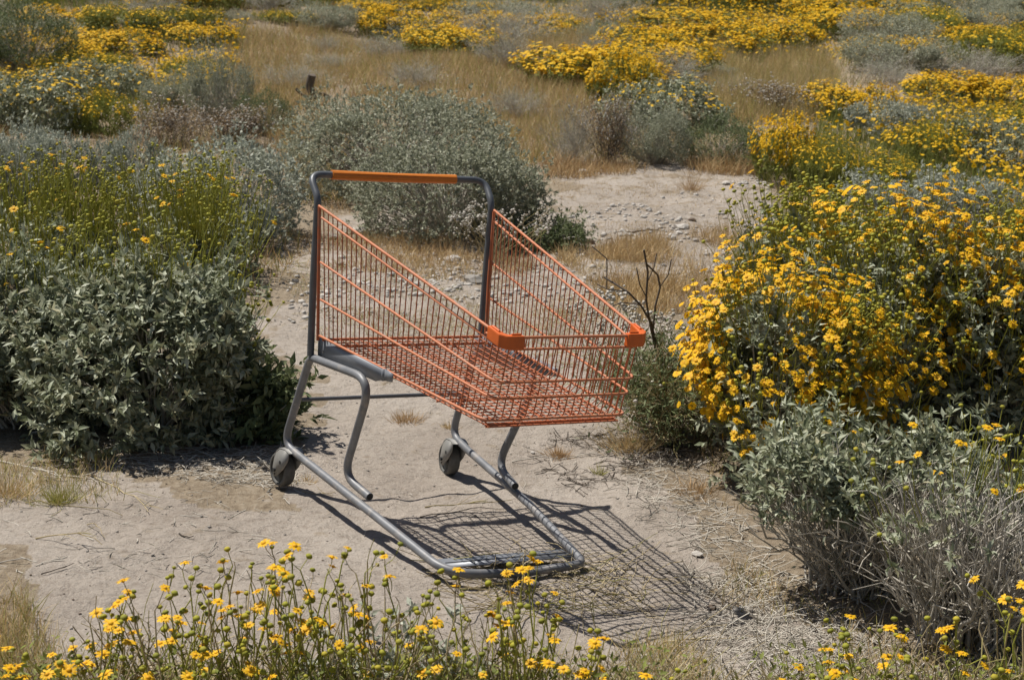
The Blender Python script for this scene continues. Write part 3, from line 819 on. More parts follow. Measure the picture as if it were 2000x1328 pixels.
for q in range(900):
    Y = rng.uniform(15.5, 36); X = rng.uniform(-.36, .36) * Y
    if BARE and inpoly(np.array(X), np.array(Y), BARE[0]): continue
    tan = any(bool(inpoly(np.array(X), np.array(Y), p)) for p in TAN)
    if tan and rng.random() > .45: continue
    if min((X - a) ** 2 + (Y - b) ** 2 * .6 for a, b in spots) < .75 ** 2: continue
    spots.append((X, Y))
    k = rng.choice(['grey', 'dry', 'dry', 'olive']) if tan else rng.choice(['yellow', 'olive', 'grey', 'dry', 'silver'], p=[.42, .22, .13, .14, .09] if X > -2 else [.18, .30, .24, .16, .12])
    w = rng.uniform(.7, 1.7) * (.6 if tan else 1); h = w * rng.uniform(.28, .42)
    far_bush(k, int(rng.integers(9)), X, Y, w, h, far_label(k, X, Y, w), GRP[k])
    cnt += 1
    if cnt > 115: break
for q in range(60):
    sg = -1 if q % 2 else 1
    Y = rng.uniform(7 if sg < 0 else 6, 30); X = sg * rng.uniform(.40, .62) * Y
    if min((X - a) ** 2 + (Y - b) ** 2 * .6 for a, b in spots) < .8 ** 2: continue
    spots.append((X, Y)); k = rng.choice(['yellow', 'olive', 'grey', 'silver', 'dry']); w = rng.uniform(.9, 1.7)
    far_bush(k, int(rng.integers(9)), X, Y, w, w * .36, far_label(k, X, Y, w), GRP[k])
# ------------------------------------------------------------------ hero shrubs
def leaf_mesh(mat, tm, nm='leaf'):
    return Geo().add(tm[0], tm[1]).mesh(nm, [mat], True)
LEAFM = {k: leaf_mesh(k, LF_BIG) for k in ('leaf_silver', 'leaf_blue', 'leaf_dark')}
def head_mesh(t, nm):
    g = Geo(); g.add(t[0], t[1], 0); g.add(t[2], t[3], 1); return g.mesh(nm, ['petal', 'disc'])
HEADM = [head_mesh(t, 'flower_head') for t in HN]
BUDM = Geo().add(*BUD).mesh('flower_bud', ['bud'], True)
def put(name, me, parent, pos, R, s):
    o = link(name, me, parent)
    m4 = Matrix([[R[0][0] * s, R[0][1] * s, R[0][2] * s, pos[0]], [R[1][0] * s, R[1][1] * s, R[1][2] * s, pos[1]], [R[2][0] * s, R[2][1] * s, R[2][2] * s, pos[2]], [0, 0, 0, 1]])
    o.matrix_local = m4
    return o
def up_frames(nv, rng):
    return frames(nrm(np.cross(nv, rng.normal(0, 1, nv.shape))), rng, nv, .02)
def split_vis(pos, X, Y, Z, n, rng, mask=None):
    """index of the n pieces that show largest from the path side, and the rest"""
    d = pos[:, 1] * 1.0 - pos[:, 2] * .35 + rng.normal(0, .05, len(pos))
    o = np.argsort(d)
    return o[:n], o[n:]
def hero(name, seed, X, Y, w, h, label, lmat='leaf_silver', nrose=1300, k=9, leaf=.05, nstalk=0, Ls=(.15, .3), nhead=0, nbud=0, leafparts=300, headparts=300,
         cat='shrub', nl=14, branch=120, hs=.033, clump=1, bs=.017, low=.02, out=.35, stalk_back=False, sml=False, hb=.9, zmin=.05, sr=1.):
    rng = np.random.default_rng(seed)
    z = hzf(X, Y) - .02
    root = thing(name, (X, Y, z), (0, 0, 0), label, cat)
    P, N = mound_pts(rng, w, h * hb, nl, nrose, low)
    g = Geo(); dummy = Geo()
    tm = LF_SML if sml else LF_BIG
    pos, R, s = sprigs(rng, P, N, k, leaf * 1.1, leaf, 0, tm, dummy, spread=.85, upb=.35)
    if leafparts:
        vis, rest = split_vis(pos, X, Y, z, leafparts, rng)
        for i in vis: put('leaf', LEAFM[lmat], root, pos[i], R[i], s[i])
    else: rest = np.arange(len(pos))
    tr_ = LF_SML if sml else LF_MED
    g.add(*inst(tr_[0], tr_[1], pos[rest], R[rest], s[rest]))
    tag(link('foliage', g.mesh('foliage', [lmat], not sml), root), kind='stuff')
    g = Geo(); branches(rng, P, g, branch, 0, .006, .0015, .15, 4, 6)
    tag(link('branches', g.mesh('branches', ['wood'], True), root), kind='stuff')
    if nstalk:
        ok = (N[:, 2] > zmin)
        if stalk_back: ok &= (P[:, 1] > -w * .1)
        Q, QN = P[ok], N[ok]
        i = rng.integers(0, len(Q), nstalk)
        C, tn = stalks(rng, Q[i], QN[i], Ls[0], Ls[1], .001, 5, out, .1)
        g = Geo(); g.add(*tubes(C, np.linspace(.0018, .0011, 5)[None] * sr * np.ones((len(C), 1)), 3), 0)
        # side stalklets
        ns = nhead + nbud
        j = rng.integers(0, len(C), ns); a = rng.integers(2, 5, ns)
        first = np.arange(min(ns, len(C))); j[:len(first)] = first; a[:len(first)] = 4
        A = C[j, a]; B_ = A + nrm(tn[j] + rng.normal(0, .55, A.shape) + [0, 0, .3]) * rng.uniform(.015, .07, (ns, 1))
        C2 = curved(rng, A, B_, 3, .1)
        g.add(*tubes(C2, np.full((ns, 3), .0010), 3), 0)
        tag(link('flower_stalks', g.mesh('flower_stalks', ['stem_green']), root), kind='stuff')
        tips = C2[:, -1]; td = nrm(nrm(B_ - A) + nrm(QN[i][j]) * .5 + [0, -.1, .45] + rng.normal(0, .28, A.shape))
        perm = rng.permutation(ns); hi, bi = perm[:nhead], perm[nhead:]
        if clump:  # flowers gather where noise is high
            v = vnoise(tips[:, 0] * 7 + 50, tips[:, 2] * 7 + 50, seed) + vnoise(tips[:, 1] * 7 + 90, tips[:, 2] * 3 + 50, seed + 1) * .7 + rng.normal(0, .24, ns)
            o = np.argsort(-v); hi, bi = o[:nhead], o[nhead:]
        RR = up_frames(td, rng); ss = hs * rng.uniform(.75, 1.2, ns)
        if len(hi):
            v_, r_ = split_vis(tips[hi], X, Y, z, headparts, rng)
            for i_ in hi[v_]: put('flower_head', HEADM[int(i_) % 3], root, tips[i_], RR[i_], ss[i_])
            r_ = hi[r_]
            if len(r_):
                g = Geo()
                t = HM; g.add(*inst(t[0], t[1], tips[r_], RR[r_], ss[r_]), 0); g.add(*inst(t[2], t[3], tips[r_], RR[r_], ss[r_]), 1)
                tag(link('flower_heads', g.mesh('flower_heads', ['petal', 'disc']), root), kind='stuff')
        if len(bi):
            g = Geo(); t = BUD if sr == 1. else OCT; g.add(*inst(t[0], t[1], tips[bi], RR[bi], bs * rng.uniform(.7, 1.2, len(bi))))
            tag(link('flower_buds', g.mesh('flower_buds', ['bud'], True), root), kind='stuff')
    return root, P, N

def hb(name, seed, b, label, **k): return hero(name, seed, b[0], b[1], b[2], b[3], label, **k)
hb('brittlebush', 11, (-1.212, 5.370, 0.667, 0.619), 'large leafy grey-green brittlebush left of the shopping cart', nrose=3000, k=10, leaf=.037, nl=22, nstalk=230, Ls=(.12, .25), nhead=5, nbud=200, stalk_back=True, branch=150)
hb('brittlebush', 12, (-1.674, 5.451, 0.643, 0.601), 'leafy brittlebush cut by the left edge beside bare sand', nrose=2600, k=10, leaf=.036, nl=20, nstalk=200, Ls=(.12, .25), nhead=14, nbud=180, stalk_back=True, branch=150)
hb('brittlebush', 13, (-0.883, 5.392, 0.285, 0.248), 'low dark leafy bush close behind the left rear caster of the cart', lmat='leaf_dark', nrose=380, k=8, leaf=.05, branch=40, nl=8)
hb('flowering_shrub', 14, (-2.268, 8.068, 0.826, 0.505), 'green flower stalks with few blooms at left between leafy and silver bushes', nrose=700, k=8, leaf=.045, nstalk=560, Ls=(.14, .38), nhead=34, nbud=620, leafparts=0, hs=.036, bs=.021, hb=.62, sr=1.5, zmin=-.2)
hb('flowering_shrub', 15, (-1.661, 8.055, 0.625, 0.488), 'green flower stalks with spent heads left of the cart handle', nrose=650, k=8, leaf=.045, nstalk=480, Ls=(.14, .38), nhead=20, nbud=540, leafparts=0, hs=.036, bs=.021, hb=.62, sr=1.5, zmin=-.2)
hb('saltbush', 16, (-1.686, 9.261, 0.920, 0.613), 'silvery fine-leaved bush behind the left end of the cart handle', lmat='leaf_blue', nrose=3000, k=9, leaf=.028, leafparts=0, sml=True, branch=220)
hb('saltbush', 21, (-0.882, 11.545, 1.541, 0.777), 'broad fine-leaved grey-green saltbush behind the cart handle', lmat='leaf_grey', nrose=4600, k=9, leaf=.027, leafparts=0, sml=True, nl=16, branch=300)
hb('saltbush', 22, (-0.382, 9.631, 1.031, 0.637), 'fine-leaved grey-green saltbush nearest behind the right end of the cart handle', lmat='leaf_grey', nrose=4600, k=9, leaf=.024, leafparts=0, sml=True, nl=14, branch=300)
hb('saltbush', 23, (0.164, 9.469, 0.441, 0.187), 'small dark tuft of saltbush low at the right of the central saltbush', lmat='leaf_dark', nrose=1300, k=8, leaf=.02, leafparts=0, sml=True, nl=8, branch=120)
# the daisy bushes on the right
hb('daisy_bush', 31, (0.863, 5.202, 0.533, 0.616), 'dense yellow daisy bush right of the cart basket, leftmost of the right-hand bushes', nrose=1500, k=9, leaf=.034, nstalk=1100, Ls=(.08, .22), nhead=1500, nbud=800, leafparts=60, hs=.031, out=.75, zmin=-.3)
hb('daisy_bush', 32, (1.375, 5.676, 0.740, 0.729), 'large daisy bush with yellow blooms over grey leaves, behind the silver bush', nrose=2200, k=9, leaf=.038, nstalk=760, Ls=(.1, .26), nhead=900, nbud=900, leafparts=200, hs=.033, out=.55, zmin=-.2)
hb('daisy_bush', 33, (1.796, 5.544, 0.568, 0.747), 'daisy bush with yellow blooms cut by the right edge', nrose=1800, k=9, leaf=.038, nstalk=560, Ls=(.1, .28), nhead=500, nbud=700, leafparts=150, hs=.033, out=.55, zmin=-.2)
hb('daisy_bush', 34, (1.420, 7.543, 0.702, 0.539), 'rear flowering bush of olive heads with few blooms above the dense daisies', nrose=900, k=8, leaf=.045, nstalk=600, Ls=(.1, .25), nhead=110, nbud=900, leafparts=0, hs=.038, bs=.02, out=.6)

# silver bush with bare woody base, lower right
def woody(seed, X, Y, w, h, label, nbr, nrose, lmat='leaf_silver', leaf=.045, crown=.5, nstalk=0, nhead=0, nbud=0, lean=(0, 0), leafparts=300, name='brittlebush'):
    rng = np.random.default_rng(seed); z = hzf(X, Y) - .01
    root = thing(name, (X, Y, z), (0, 0, 0), label, 'shrub')
    ends = []
    for b in range(nbr):
        a = rng.uniform(0, 2 * np.pi); rr = math.sqrt(rng.uniform(.05, 1)) * w * .46
        T = np.array([[math.cos(a) * rr + lean[0], math.sin(a) * rr + lean[1], h * rng.uniform(.5, .85) * (1 - .35 * (rr / (w * .5)) ** 2)]])
        A = np.array([[rng.normal(0, w * .10), rng.normal(0, w * .08), -.01]])
        C = curved(rng, A, T, 8, .22, .0)
        g = Geo(); r0 = rng.uniform(.003, .0065) ; g.add(*tubes(C, np.linspace(r0, r0 * .4, 8)[None], 5), 0)
        kA = C[0, rng.integers(3, 8, 7)]; kd = nrm(T - A) + rng.normal(0, .5, (7, 3)) + [0, 0, .2]
        kT = kA + nrm(kd) * rng.uniform(.05, .16, (7, 1)); kC = curved(rng, kA, kT, 4, .2)
        g.add(*tubes(kC, np.linspace(.0022, .001, 4)[None] * np.ones((7, 1)), 3), 0)
        link('branch', g.mesh('branch', ['wood'], True), root); ends += [T[0]] + list(kT)
    ends = np.array(ends)
    if nrose:
        P, N = mound_pts(rng, w, h, 13, nrose, crown)
        P[:, :2] += np.array(lean)
        dm = Geo(); pos, R, s = sprigs(rng, P, N, 9, leaf * 1.1, leaf, 0, LF_BIG, dm, spread=.85, upb=.35)
        vis, rest = split_vis(pos, X, Y, z, leafparts, rng)
        for i in vis: put('leaf', LEAFM[lmat], root, pos[i], R[i], s[i])
        g = Geo(); g.add(*inst(LF_MED[0], LF_MED[1], pos[rest], R[rest], s[rest]))
        # hanging withered leaves on the wood
        j = ends[rng.integers(0, len(ends), 420)] * rng.uniform(.35, 1, (420, 1)) + rng.normal(0, .02, (420, 3))
        g.add(*inst(LF_MED[0], LF_MED[1], j, frames(rng.normal(0, 1, (420, 3)), rng), leaf * rng.uniform(.3, .7, 420)), 0)
        tag(link('foliage', g.mesh('foliage', [lmat], True), root), kind='stuff')
    else: P, N = ends, nrm(ends)
    if nstalk:
        i = rng.integers(0, len(P), nstalk); C, tn = stalks(rng, P[i], N[i], .06, .2, .001, 5, .5, .12)
        g = Geo(); g.add(*tubes(C, np.full((nstalk, 5), .0013), 3))
        tag(link('flower_stalks', g.mesh('flower_stalks', ['stem_green']), root), kind='stuff')
        R = up_frames(nrm(tn + [0, -.3, .4]), rng)
        for q in range(min(nhead, nstalk)): put('flower_head', HEADM[q % 3], root, C[q, -1], R[q], .03 * rng.uniform(.8, 1.2))
        for q in range(nhead, min(nhead + nbud, nstalk)): put('flower_bud', BUDM, root, C[q, -1], R[q], .014 * rng.uniform(.8, 1.2))
    return root
def wb(seed, b, label, **k): return woody(seed, b[0], b[1], b[2], b[3], label, **k)
wb(41, (0.937, 4.132, 0.616, 0.432), 'silver-leaved bush with bare grey woody base at lower right', nbr=120, nrose=1400, leaf=.028, crown=.46, nstalk=24, nhead=2, nbud=20)
wb(42, (1.133, 3.758, 0.467, 0.461), 'tangle of bare grey woody stems at the lower right edge', nbr=170, nrose=110, leaf=.026, crown=.5, nstalk=34, nhead=9, nbud=16, leafparts=120, name='dry_shrub')
hb('brittlebush', 35, (1.405, 4.367, 0.380, 0.265), 'grey leafy bush at the right edge behind the bare woody stems', nrose=1000, k=9, leaf=.032, nstalk=120, Ls=(.1, .2), nhead=12, nbud=110, leafparts=60, hs=.03)
# dead-branched shrub behind the nose of the cart
def dead_shrub(seed, b, label):
    X, Y, w, h = b; rng = np.random.default_rng(seed); z = hzf(X, Y) - .01
    root = thing('dry_shrub', (X, Y, z), (0, 0, 0), label, 'shrub')
    g = Geo(); tp = twiggy(rng, w, h * .62, 60, g, 0, .004, 4, 4, 3)
    tag(link('twigs', g.mesh('twigs', ['stem_dry', 'wood']), root), kind='stuff')
    g = Geo(); i = rng.integers(0, len(tp), 9000); d = nrm(rng.normal(0, 1, (9000, 3)) + [0, 0, .5]); s = rng.uniform(.012, .034, 9000)
    g.add(*inst(LF_SML[0], LF_SML[1], tp[i] + rng.normal(0, .025, (9000, 3)), frames(d, rng), np.stack([s, s * .6, s], -1)))
    tag(link('foliage', g.mesh('foliage', ['leaf_dark']), root), kind='stuff')
    g = Geo(); j = tp[tp[:, 2] > h * .36]; j = j[rng.integers(0, len(j), 60)]; balls(rng, j, .017, g, 0)
    tag(link('white_flowers', g.mesh('white_flowers', ['white']), root), kind='stuff')
    return root, z
b_ = (0.551, 5.531, 0.446, 0.475)
dr, dz_ = dead_shrub(51, b_, 'dark scrubby bush behind the front corner of the cart basket')
def branch_obj(name, pts, r, mat, root, kids=()):
    g = Geo(); g.add(*sweep(round_path(pts, .02, 3), r, 6))
    for k in kids: g.add(*sweep(round_path(k, .015, 3), r * .6, 5))
    return link(name, g.mesh(name, [mat], True), root)
dq = lambda L: [((u - 1300) * .00188, .04 * math.sin(u * .05), (850 - v) * .0019) for u, v in L]
for pts, kids in [
    ([(1290, 760), (1264, 640), (1240, 600), (1215, 575), (1172, 556)], [[(1214, 574), (1180, 578), (1160, 570)], [(1238, 598), (1205, 596), (1190, 606)], [(1178, 576), (1176, 522), (1148, 500)]]),
    ([(1292, 760), (1262, 648), (1249, 590), (1250, 540), (1240, 498)], [[(1249, 585), (1235, 560), (1228, 530)], [(1249, 560), (1262, 532), (1266, 508)]]),
    ([(1300, 760), (1266, 650), (1268, 605), (1276, 572), (1270, 548), (1244, 522)], [[(1276, 570), (1290, 548), (1294, 520)]]),
    ([(1340, 760), (1384, 640), (1394, 592), (1392, 560), (1385, 526)], [[(1392, 562), (1408, 546), (1414, 530)], [(1390, 600), (1372, 585)]])]:
    branch_obj('dead_branch', dq(pts), .0036, 'wood_dark', dr, [dq(q) for q in kids])

# burnt stump in the distance
X, Y, w, h = (-1.986, 15.931, 0.168, 0.274)
st = thing('dead_stump', (X, Y, hzf(X, Y)), (0, 0, 0), 'black dead stump sticking up from the dry grass, upper left of centre', 'stump')
g = Geo(); V, T = sweep([(-.04, 0, -.05), (-.01, 0, h * .3), (-.03, 0, h * .6), (-.02, .01, h * .85), (-.01, 0, h)], .034, 9)
V = [np.array(v) * [1 + .25 * math.sin(9 * v[2]), 1, 1] for v in V]; g.add(V, T)
link('trunk', g.mesh('trunk', ['wood_dark'], True), st)
branch_obj('dead_branch', [(0, 0, h * .1), (.09, 0, h * .35), (.16, 0, h * .2)], .022, 'wood_dark', st)
branch_obj('dead_branch', [(0, 0, h * .15), (-.12, 0, h * .32), (-.17, 0, h * .5)], .016, 'wood_dark', st)

# white-flowered plant behind the right upright
def white_plant(seed, b, n, label):
    X, Y, w, h = b; rng = np.random.default_rng(seed); root = thing('white_flower_plant', (X, Y, hzf(X, Y)), (0, 0, 0), label, 'plant')
    A = np.stack([rng.normal(0, w * .15, n), rng.normal(0, w * .1, n), np.zeros(n)], -1); B_ = np.stack([rng.uniform(-w / 2, w / 2, n), rng.uniform(-w / 3, w / 3, n), h * rng.uniform(.5, 1, n)], -1)
    g = Geo(); g.add(*tubes(curved(rng, A, B_, 4, .12), np.full((n, 4), .0014)))
    tag(link('stems', g.mesh('stems', ['stem_dry']), root), kind='stuff')
    g = Geo(); nn = n * 7; balls(rng, np.repeat(B_, 7, 0) + rng.normal(0, .012, (nn, 3)), .017, g, 0)
    tag(link('flowers', g.mesh('flowers', ['white']), root), kind='stuff')
white_plant(61, (-0.082, 8.848, 0.522, 0.310), 60, 'plant with small white flower clusters in front of the central saltbush')
white_plant(62, (0.359, 6.069, 0.301, 0.374), 40, 'sparse plant with white flowers seen through the cart basket')
white_plant(63, (0.543, 6.182, 0.173, 0.292), 26, 'sparse white-flowered plant behind the right bumper of the cart')

# ------------------------------------------------------------------ foreground flower plants
def fore_plant(seed, X, Y, hmax, w, ns, label, nh=.45, dry=.35, back=0.):
    ns = int(ns * 1.15); nh *= .68; dry += .05
    rng = np.random.default_rng(seed); z = hzf(X, Y) - .01
    root = thing('daisy_plant', (X, Y, z), (0, 0, 0), label, 'flower plant', 'yellow daisies along the near edge')
    for k in range(ns):
        A = np.array([[rng.normal(0, w * .12), rng.normal(0, .05), -.01]])
        x = rng.uniform(-.5, .5) * w; hh = hmax * rng.uniform(.5, 1.04) * (1 - .35 * abs(x / w * 2) ** 2)
        T = np.array([[x, rng.uniform(-.12, .14) + back, hh]])
        C = curved(rng, A, T, 8, .10, .0)
        isdry = rng.random() < dry
        g = Geo(); g.add(*tubes(C, np.linspace(.0023, .0014, 8)[None], 4), 0)
        nk = rng.integers(2, 5) if not isdry else rng.integers(1, 4)
        a = rng.integers(5, 8, nk); a[0] = 7
        kA = C[0, a]; kd = nrm(T - A) * .8 + rng.normal(0, .4, (nk, 3)) + [0, 0, .35]
        kT = kA + nrm(kd) * rng.uniform(.015, .06, (nk, 1)); kC = curved(rng, kA, kT, 4, .12)
        g.add(*tubes(kC, np.full((nk, 4), .0010), 3), 0)
        st_ = link('stem', g.mesh('stem', ['stem_dry' if isdry else 'stem_green'], True), root)
        if isdry and rng.random() < .6: continue
        R = up_frames(nrm(kd + [0, -.15, .5]), rng)
        for q in range(nk):
            if rng.random() < nh: put('flower_head', HEADM[int(rng.integers(3))], st_, kT[q], R[q], .030 * rng.uniform(.7, 1.2))
            else: put('flower_bud', BUDM, st_, kT[q], R[q], .0150 * rng.uniform(.7, 1.25))
    # dead low tangle and small leaves at the foot
    g = Geo(); n = 340
    a = rng.uniform(0, 2 * np.pi, n); A = np.stack([rng.normal(0, w * .3, n), rng.normal(0, .08, n), np.full(n, .0)], -1)
    B_ = A + np.stack([np.cos(a) * .12, np.sin(a) * .1, rng.uniform(.02, .16, n)], -1)
    g.add(*tubes(curved(rng, A, B_, 4, .2), np.full((n, 4), .0009)), 0)
    s = rng.uniform(.010, .026, 420); pp = np.stack([rng.normal(0, w * .3, 420), rng.normal(0, .07, 420), rng.uniform(.0, .17, 420)], -1)
    g.add(*inst(LF_MED[0], LF_MED[1], pp, frames(rng.normal(0, 1, (420, 3)) + [0, 0, .5], rng), s), 1)
    tag(link('undergrowth', g.mesh('undergrowth', ['stem_dry', 'leaf_olive']), root), kind='stuff')
for a in [
    (71, (-0.941, 3.130), .19, .26, 12, 'daisy plant at the lower left corner', .6, .2),
    (72, (-0.801, 3.100), .27, .30, 22, 'daisy plant second from the lower left corner', .6, .2),
    (73, (-0.665, 3.130), .32, .32, 30, 'tall daisy plant in the lower left foreground on bare sand', .55, .3),
    (74, (-0.528, 3.140), .36, .26, 32, 'daisy plant with many olive buds left of the cart nose, near edge', .5, .3),
    (75, (-0.392, 3.160), .40, .28, 36, 'tallest daisy plant in the foreground below the cart runners', .4, .35),
    (76, (-0.254, 3.170), .36, .30, 34, 'daisy plant with mostly green buds overlapping the left runner', .25, .45),
    (77, (-0.104, 3.190), .30, .28, 26, 'sparse daisy plant in front of the cart nose', .25, .6),
    (78, (0.031, 3.180), .37, .16, 20, 'slim tall daisy plant reaching up over the cart nose bar', .5, .2),
    (79, (0.155, 3.190), .25, .26, 22, 'daisy plant right of the cart nose at the near edge', .45, .4),
    (80, (0.311, 3.240), .17, .24, 12, 'short sparse daisy plant near the bottom edge, right of centre', .2, .6),
    (81, (0.645, 3.270), .17, .26, 12, 'short daisy plant at the bottom edge below the silver bush', .7, .3),
    (82, (0.795, 3.250), .24, .26, 18, 'daisy plant at the bottom right in front of the woody bush', .5, .5),
    (83, (0.958, 3.240), .27, .28, 20, 'daisy plant at the bottom right below the bare grey stems', .5, .5),
    (84, (1.109, 3.270), .34, .20, 18, 'daisy plant in the lower right corner', .6, .4),
]:
    fore_plant(a[0], a[1][0], a[1][1], *a[2:])
hb('silver_shrub', 91, (-0.231, 3.297, 0.409, 0.074), 'low silvery leafy plant at the bottom edge below the foreground daisies', lmat='leaf_blue', nrose=330, k=9, leaf=.032, leafparts=200, nl=12, branch=30)

# ------------------------------------------------------------------ ground litter
def poly_pts(rng, poly, n):
    p = np.array(poly); lo, hi = p.min(0), p.max(0); out = []
    c = 0
    while c < n:
        q = rng.uniform(lo, hi, (n * 3, 2)); q = q[inpoly(q[:, 0], q[:, 1], poly)]; out.append(q); c += len(q)
        if len(q) == 0: break
    return np.concatenate(out)[:n]
def grass_field(name, seed, poly, n, hgt, wid, mats, clumpy=.5, cl=None, thr=-.05):
    rng = np.random.default_rng(seed)
    q = poly_pts(rng, poly, n * 2)
    v = vnoise(q[:, 0] * 1.7 + 30, q[:, 1] * 1.7 + 30, seed) + .6 * vnoise(q[:, 0] * 5, q[:, 1] * 5, seed + 1)
    q = q[v + rng.normal(0, .1, len(q)) > thr][:n]
    n = len(q); pos = np.stack([q[:, 0], q[:, 1], gz(q[:, 0], q[:, 1]) - .005], -1)
    hv = .6 + 1.0 * np.clip(vnoise(q[:, 0] * 1.1, q[:, 1] * 1.1, seed + 7) + .5, 0, 1)
    L = hgt * rng.uniform(.4, 1.15, n) * hv
    d = nrm(rng.normal(0, .42, (n, 3)) * [1, 1, .2] + [0, 0, 1.])
    R = frames(d, rng, rng.normal(0, 1, (n, 3)), .1)
    g = Geo(); mi = rng.integers(0, len(mats), n)
    for k in range(len(mats)):
        s = mi == k
        bt = BLADE2 if hgt > .125 or n > 15000 else BLADE
        g.add(*inst(bt[0], bt[1], pos[s], R[s], np.stack([L[s], np.full(s.sum(), wid) , L[s] * 1.2], -1)), k)
    o = link(name, g.mesh(name, mats)); tag(o, kind='stuff'); return o
tag(grass_field('dry_grass', 101, [(-3.95, 22.24), (-2.84, 23.23), (-2.04, 22.28), (-0.73, 20.38), (1.03, 25.55), (1.09, 20.46), (0.69, 16.35), (0.29, 13.61), (0.12, 12.79), (-0.03, 11.00), (-1.34, 10.96), (-1.97, 13.41), (-2.68, 15.91), (-3.51, 19.75)], 56000, .17, .006, ['straw', 'straw', 'rust_grass', 'green_grass'], thr=-.35), 'tan dry grass covering the slope behind the central saltbush', 'grass')
tag(grass_field('dry_grass', 102, [(2.39, 21.96), (4.08, 22.77), (3.85, 19.98), (2.84, 15.58), (1.94, 14.93), (1.92, 16.94)], 17000, .24, .005, ['straw', 'straw', 'green_grass'], thr=-.3), 'tall tan dry grass between the yellow slope and the dark dry bush', 'grass')
tag(grass_field('dry_grass', 103, [(-1.54, 10.92), (-1.28, 11.10), (-0.61, 9.45), (0.16, 9.34), (0.22, 9.19), (-0.01, 8.21), (-1.19, 8.44)], 5000, .075, .003, ['rust_grass', 'straw'], thr=.02), 'short rusty dry grass at the foot of the central saltbushes', 'grass')
tag(grass_field('dry_grass', 104, [(0.22, 9.19), (1.33, 10.20), (1.43, 9.13), (1.00, 7.87), (0.58, 7.30), (0.39, 8.33)], 9000, .10, .003, ['rust_grass', 'straw', 'straw'], thr=0), 'rusty dry grass right of the cart behind the dead branches', 'grass')
tag(grass_field('dry_grass', 105, [(0.20, 12.78), (2.00, 13.07), (1.85, 12.57), (0.19, 12.24)], 2600, .12, .004, ['rust_grass', 'rust_grass', 'straw'], thr=-.1), 'rusty grass fringe along the far side of the clearing', 'grass')
tag(grass_field('dry_grass', 106, [(0.27, 12.24), (1.92, 12.49), (1.28, 9.82), (0.30, 10.24)], 2600, .03, .003, ['straw', 'rust_grass'], thr=.08), 'very short dry stubble scattered over the clearing', 'grass')
tag(grass_field('dry_grass', 107, [(-1.24, 8.42), (0.79, 8.41), (0.71, 6.66), (0.54, 5.48), (0.01, 5.94), (-0.79, 6.52)], 5000, .035, .0025, ['straw', 'green_grass', 'rust_grass'], thr=.12), 'short stubble on the ground behind the cart', 'grass')
tag(grass_field('dry_grass', 108, [(-1.65, 5.09), (-1.26, 5.00), (-1.12, 4.56), (-1.43, 4.40)], 700, .05, .002, ['straw', 'green_grass'], thr=.1), 'sparse dry grass on the sand below the left-edge bush', 'grass')
tag(grass_field('dry_grass', 109, [(-1.30, 3.75), (-1.16, 3.76), (-0.96, 3.35), (-0.99, 3.18), (-1.11, 3.17)], 1600, .12, .0018, ['straw', 'green_grass', 'straw'], thr=-.2), 'dry grass tuft in the lower left corner', 'grass')
tag(grass_field('dry_grass', 110, [(-0.73, 3.47), (0.46, 3.72), (0.49, 3.28), (-0.67, 3.15)], 2600, .07, .0016, ['straw', 'straw', 'green_grass'], thr=0), 'dry straw under the foreground daisies', 'grass')
tag(grass_field('dry_grass', 111, [(-3.31, 6.88), (-7.27, 15.45), (-5.28, 19.09), (-3.37, 18.94), (-1.99, 14.14), (-1.68, 14.51), (-1.34, 10.96), (-1.47, 10.40), (-1.20, 9.10), (-1.16, 7.90)], 26000, .13, .006, ['straw', 'green_grass', 'rust_grass'], thr=-.4), 'low dry and green grass between the bushes at left', 'grass')
tag(grass_field('dry_grass', 112, [(1.76, 12.85), (2.96, 16.31), (9.38, 19.18), (4.06, 7.98), (1.66, 7.44), (1.34, 8.48), (1.95, 11.21)], 20000, .14, .005, ['green_grass', 'straw', 'green_grass'], thr=-.4), 'olive grass between the flowering bushes at right', 'grass')
tag(grass_field('dry_grass', 113, [(-0.55, 15.60), (0.78, 17.21), (2.18, 15.71), (2.00, 13.07), (0.20, 12.90)], 9000, .13, .005, ['straw', 'rust_grass', 'green_grass'], thr=-.4), 'dry grass around the twiggy bushes beyond the clearing', 'grass')
tag(grass_field('dry_grass', 114, [(-7.53, 14.10), (-13.32, 25.26), (19.02, 37.20), (9.81, 18.86), (2.90, 15.93), (0.78, 17.21), (-0.60, 16.97), (-3.29, 18.46)], 40000, .2, .010, ['straw', 'green_grass', 'straw'], thr=-.4), 'dry grass covering the whole far slope', 'grass')
tag(grass_field('dry_grass', 115, [(0.63, 5.85), (1.53, 6.80), (2.16, 6.07), (1.27, 3.37), (0.65, 3.29), (0.83, 3.76), (0.55, 4.00), (0.67, 4.50)], 7000, .05, .0022, ['straw', 'straw', 'green_grass'], thr=-.1), 'dry grass under the right-hand bushes', 'grass')
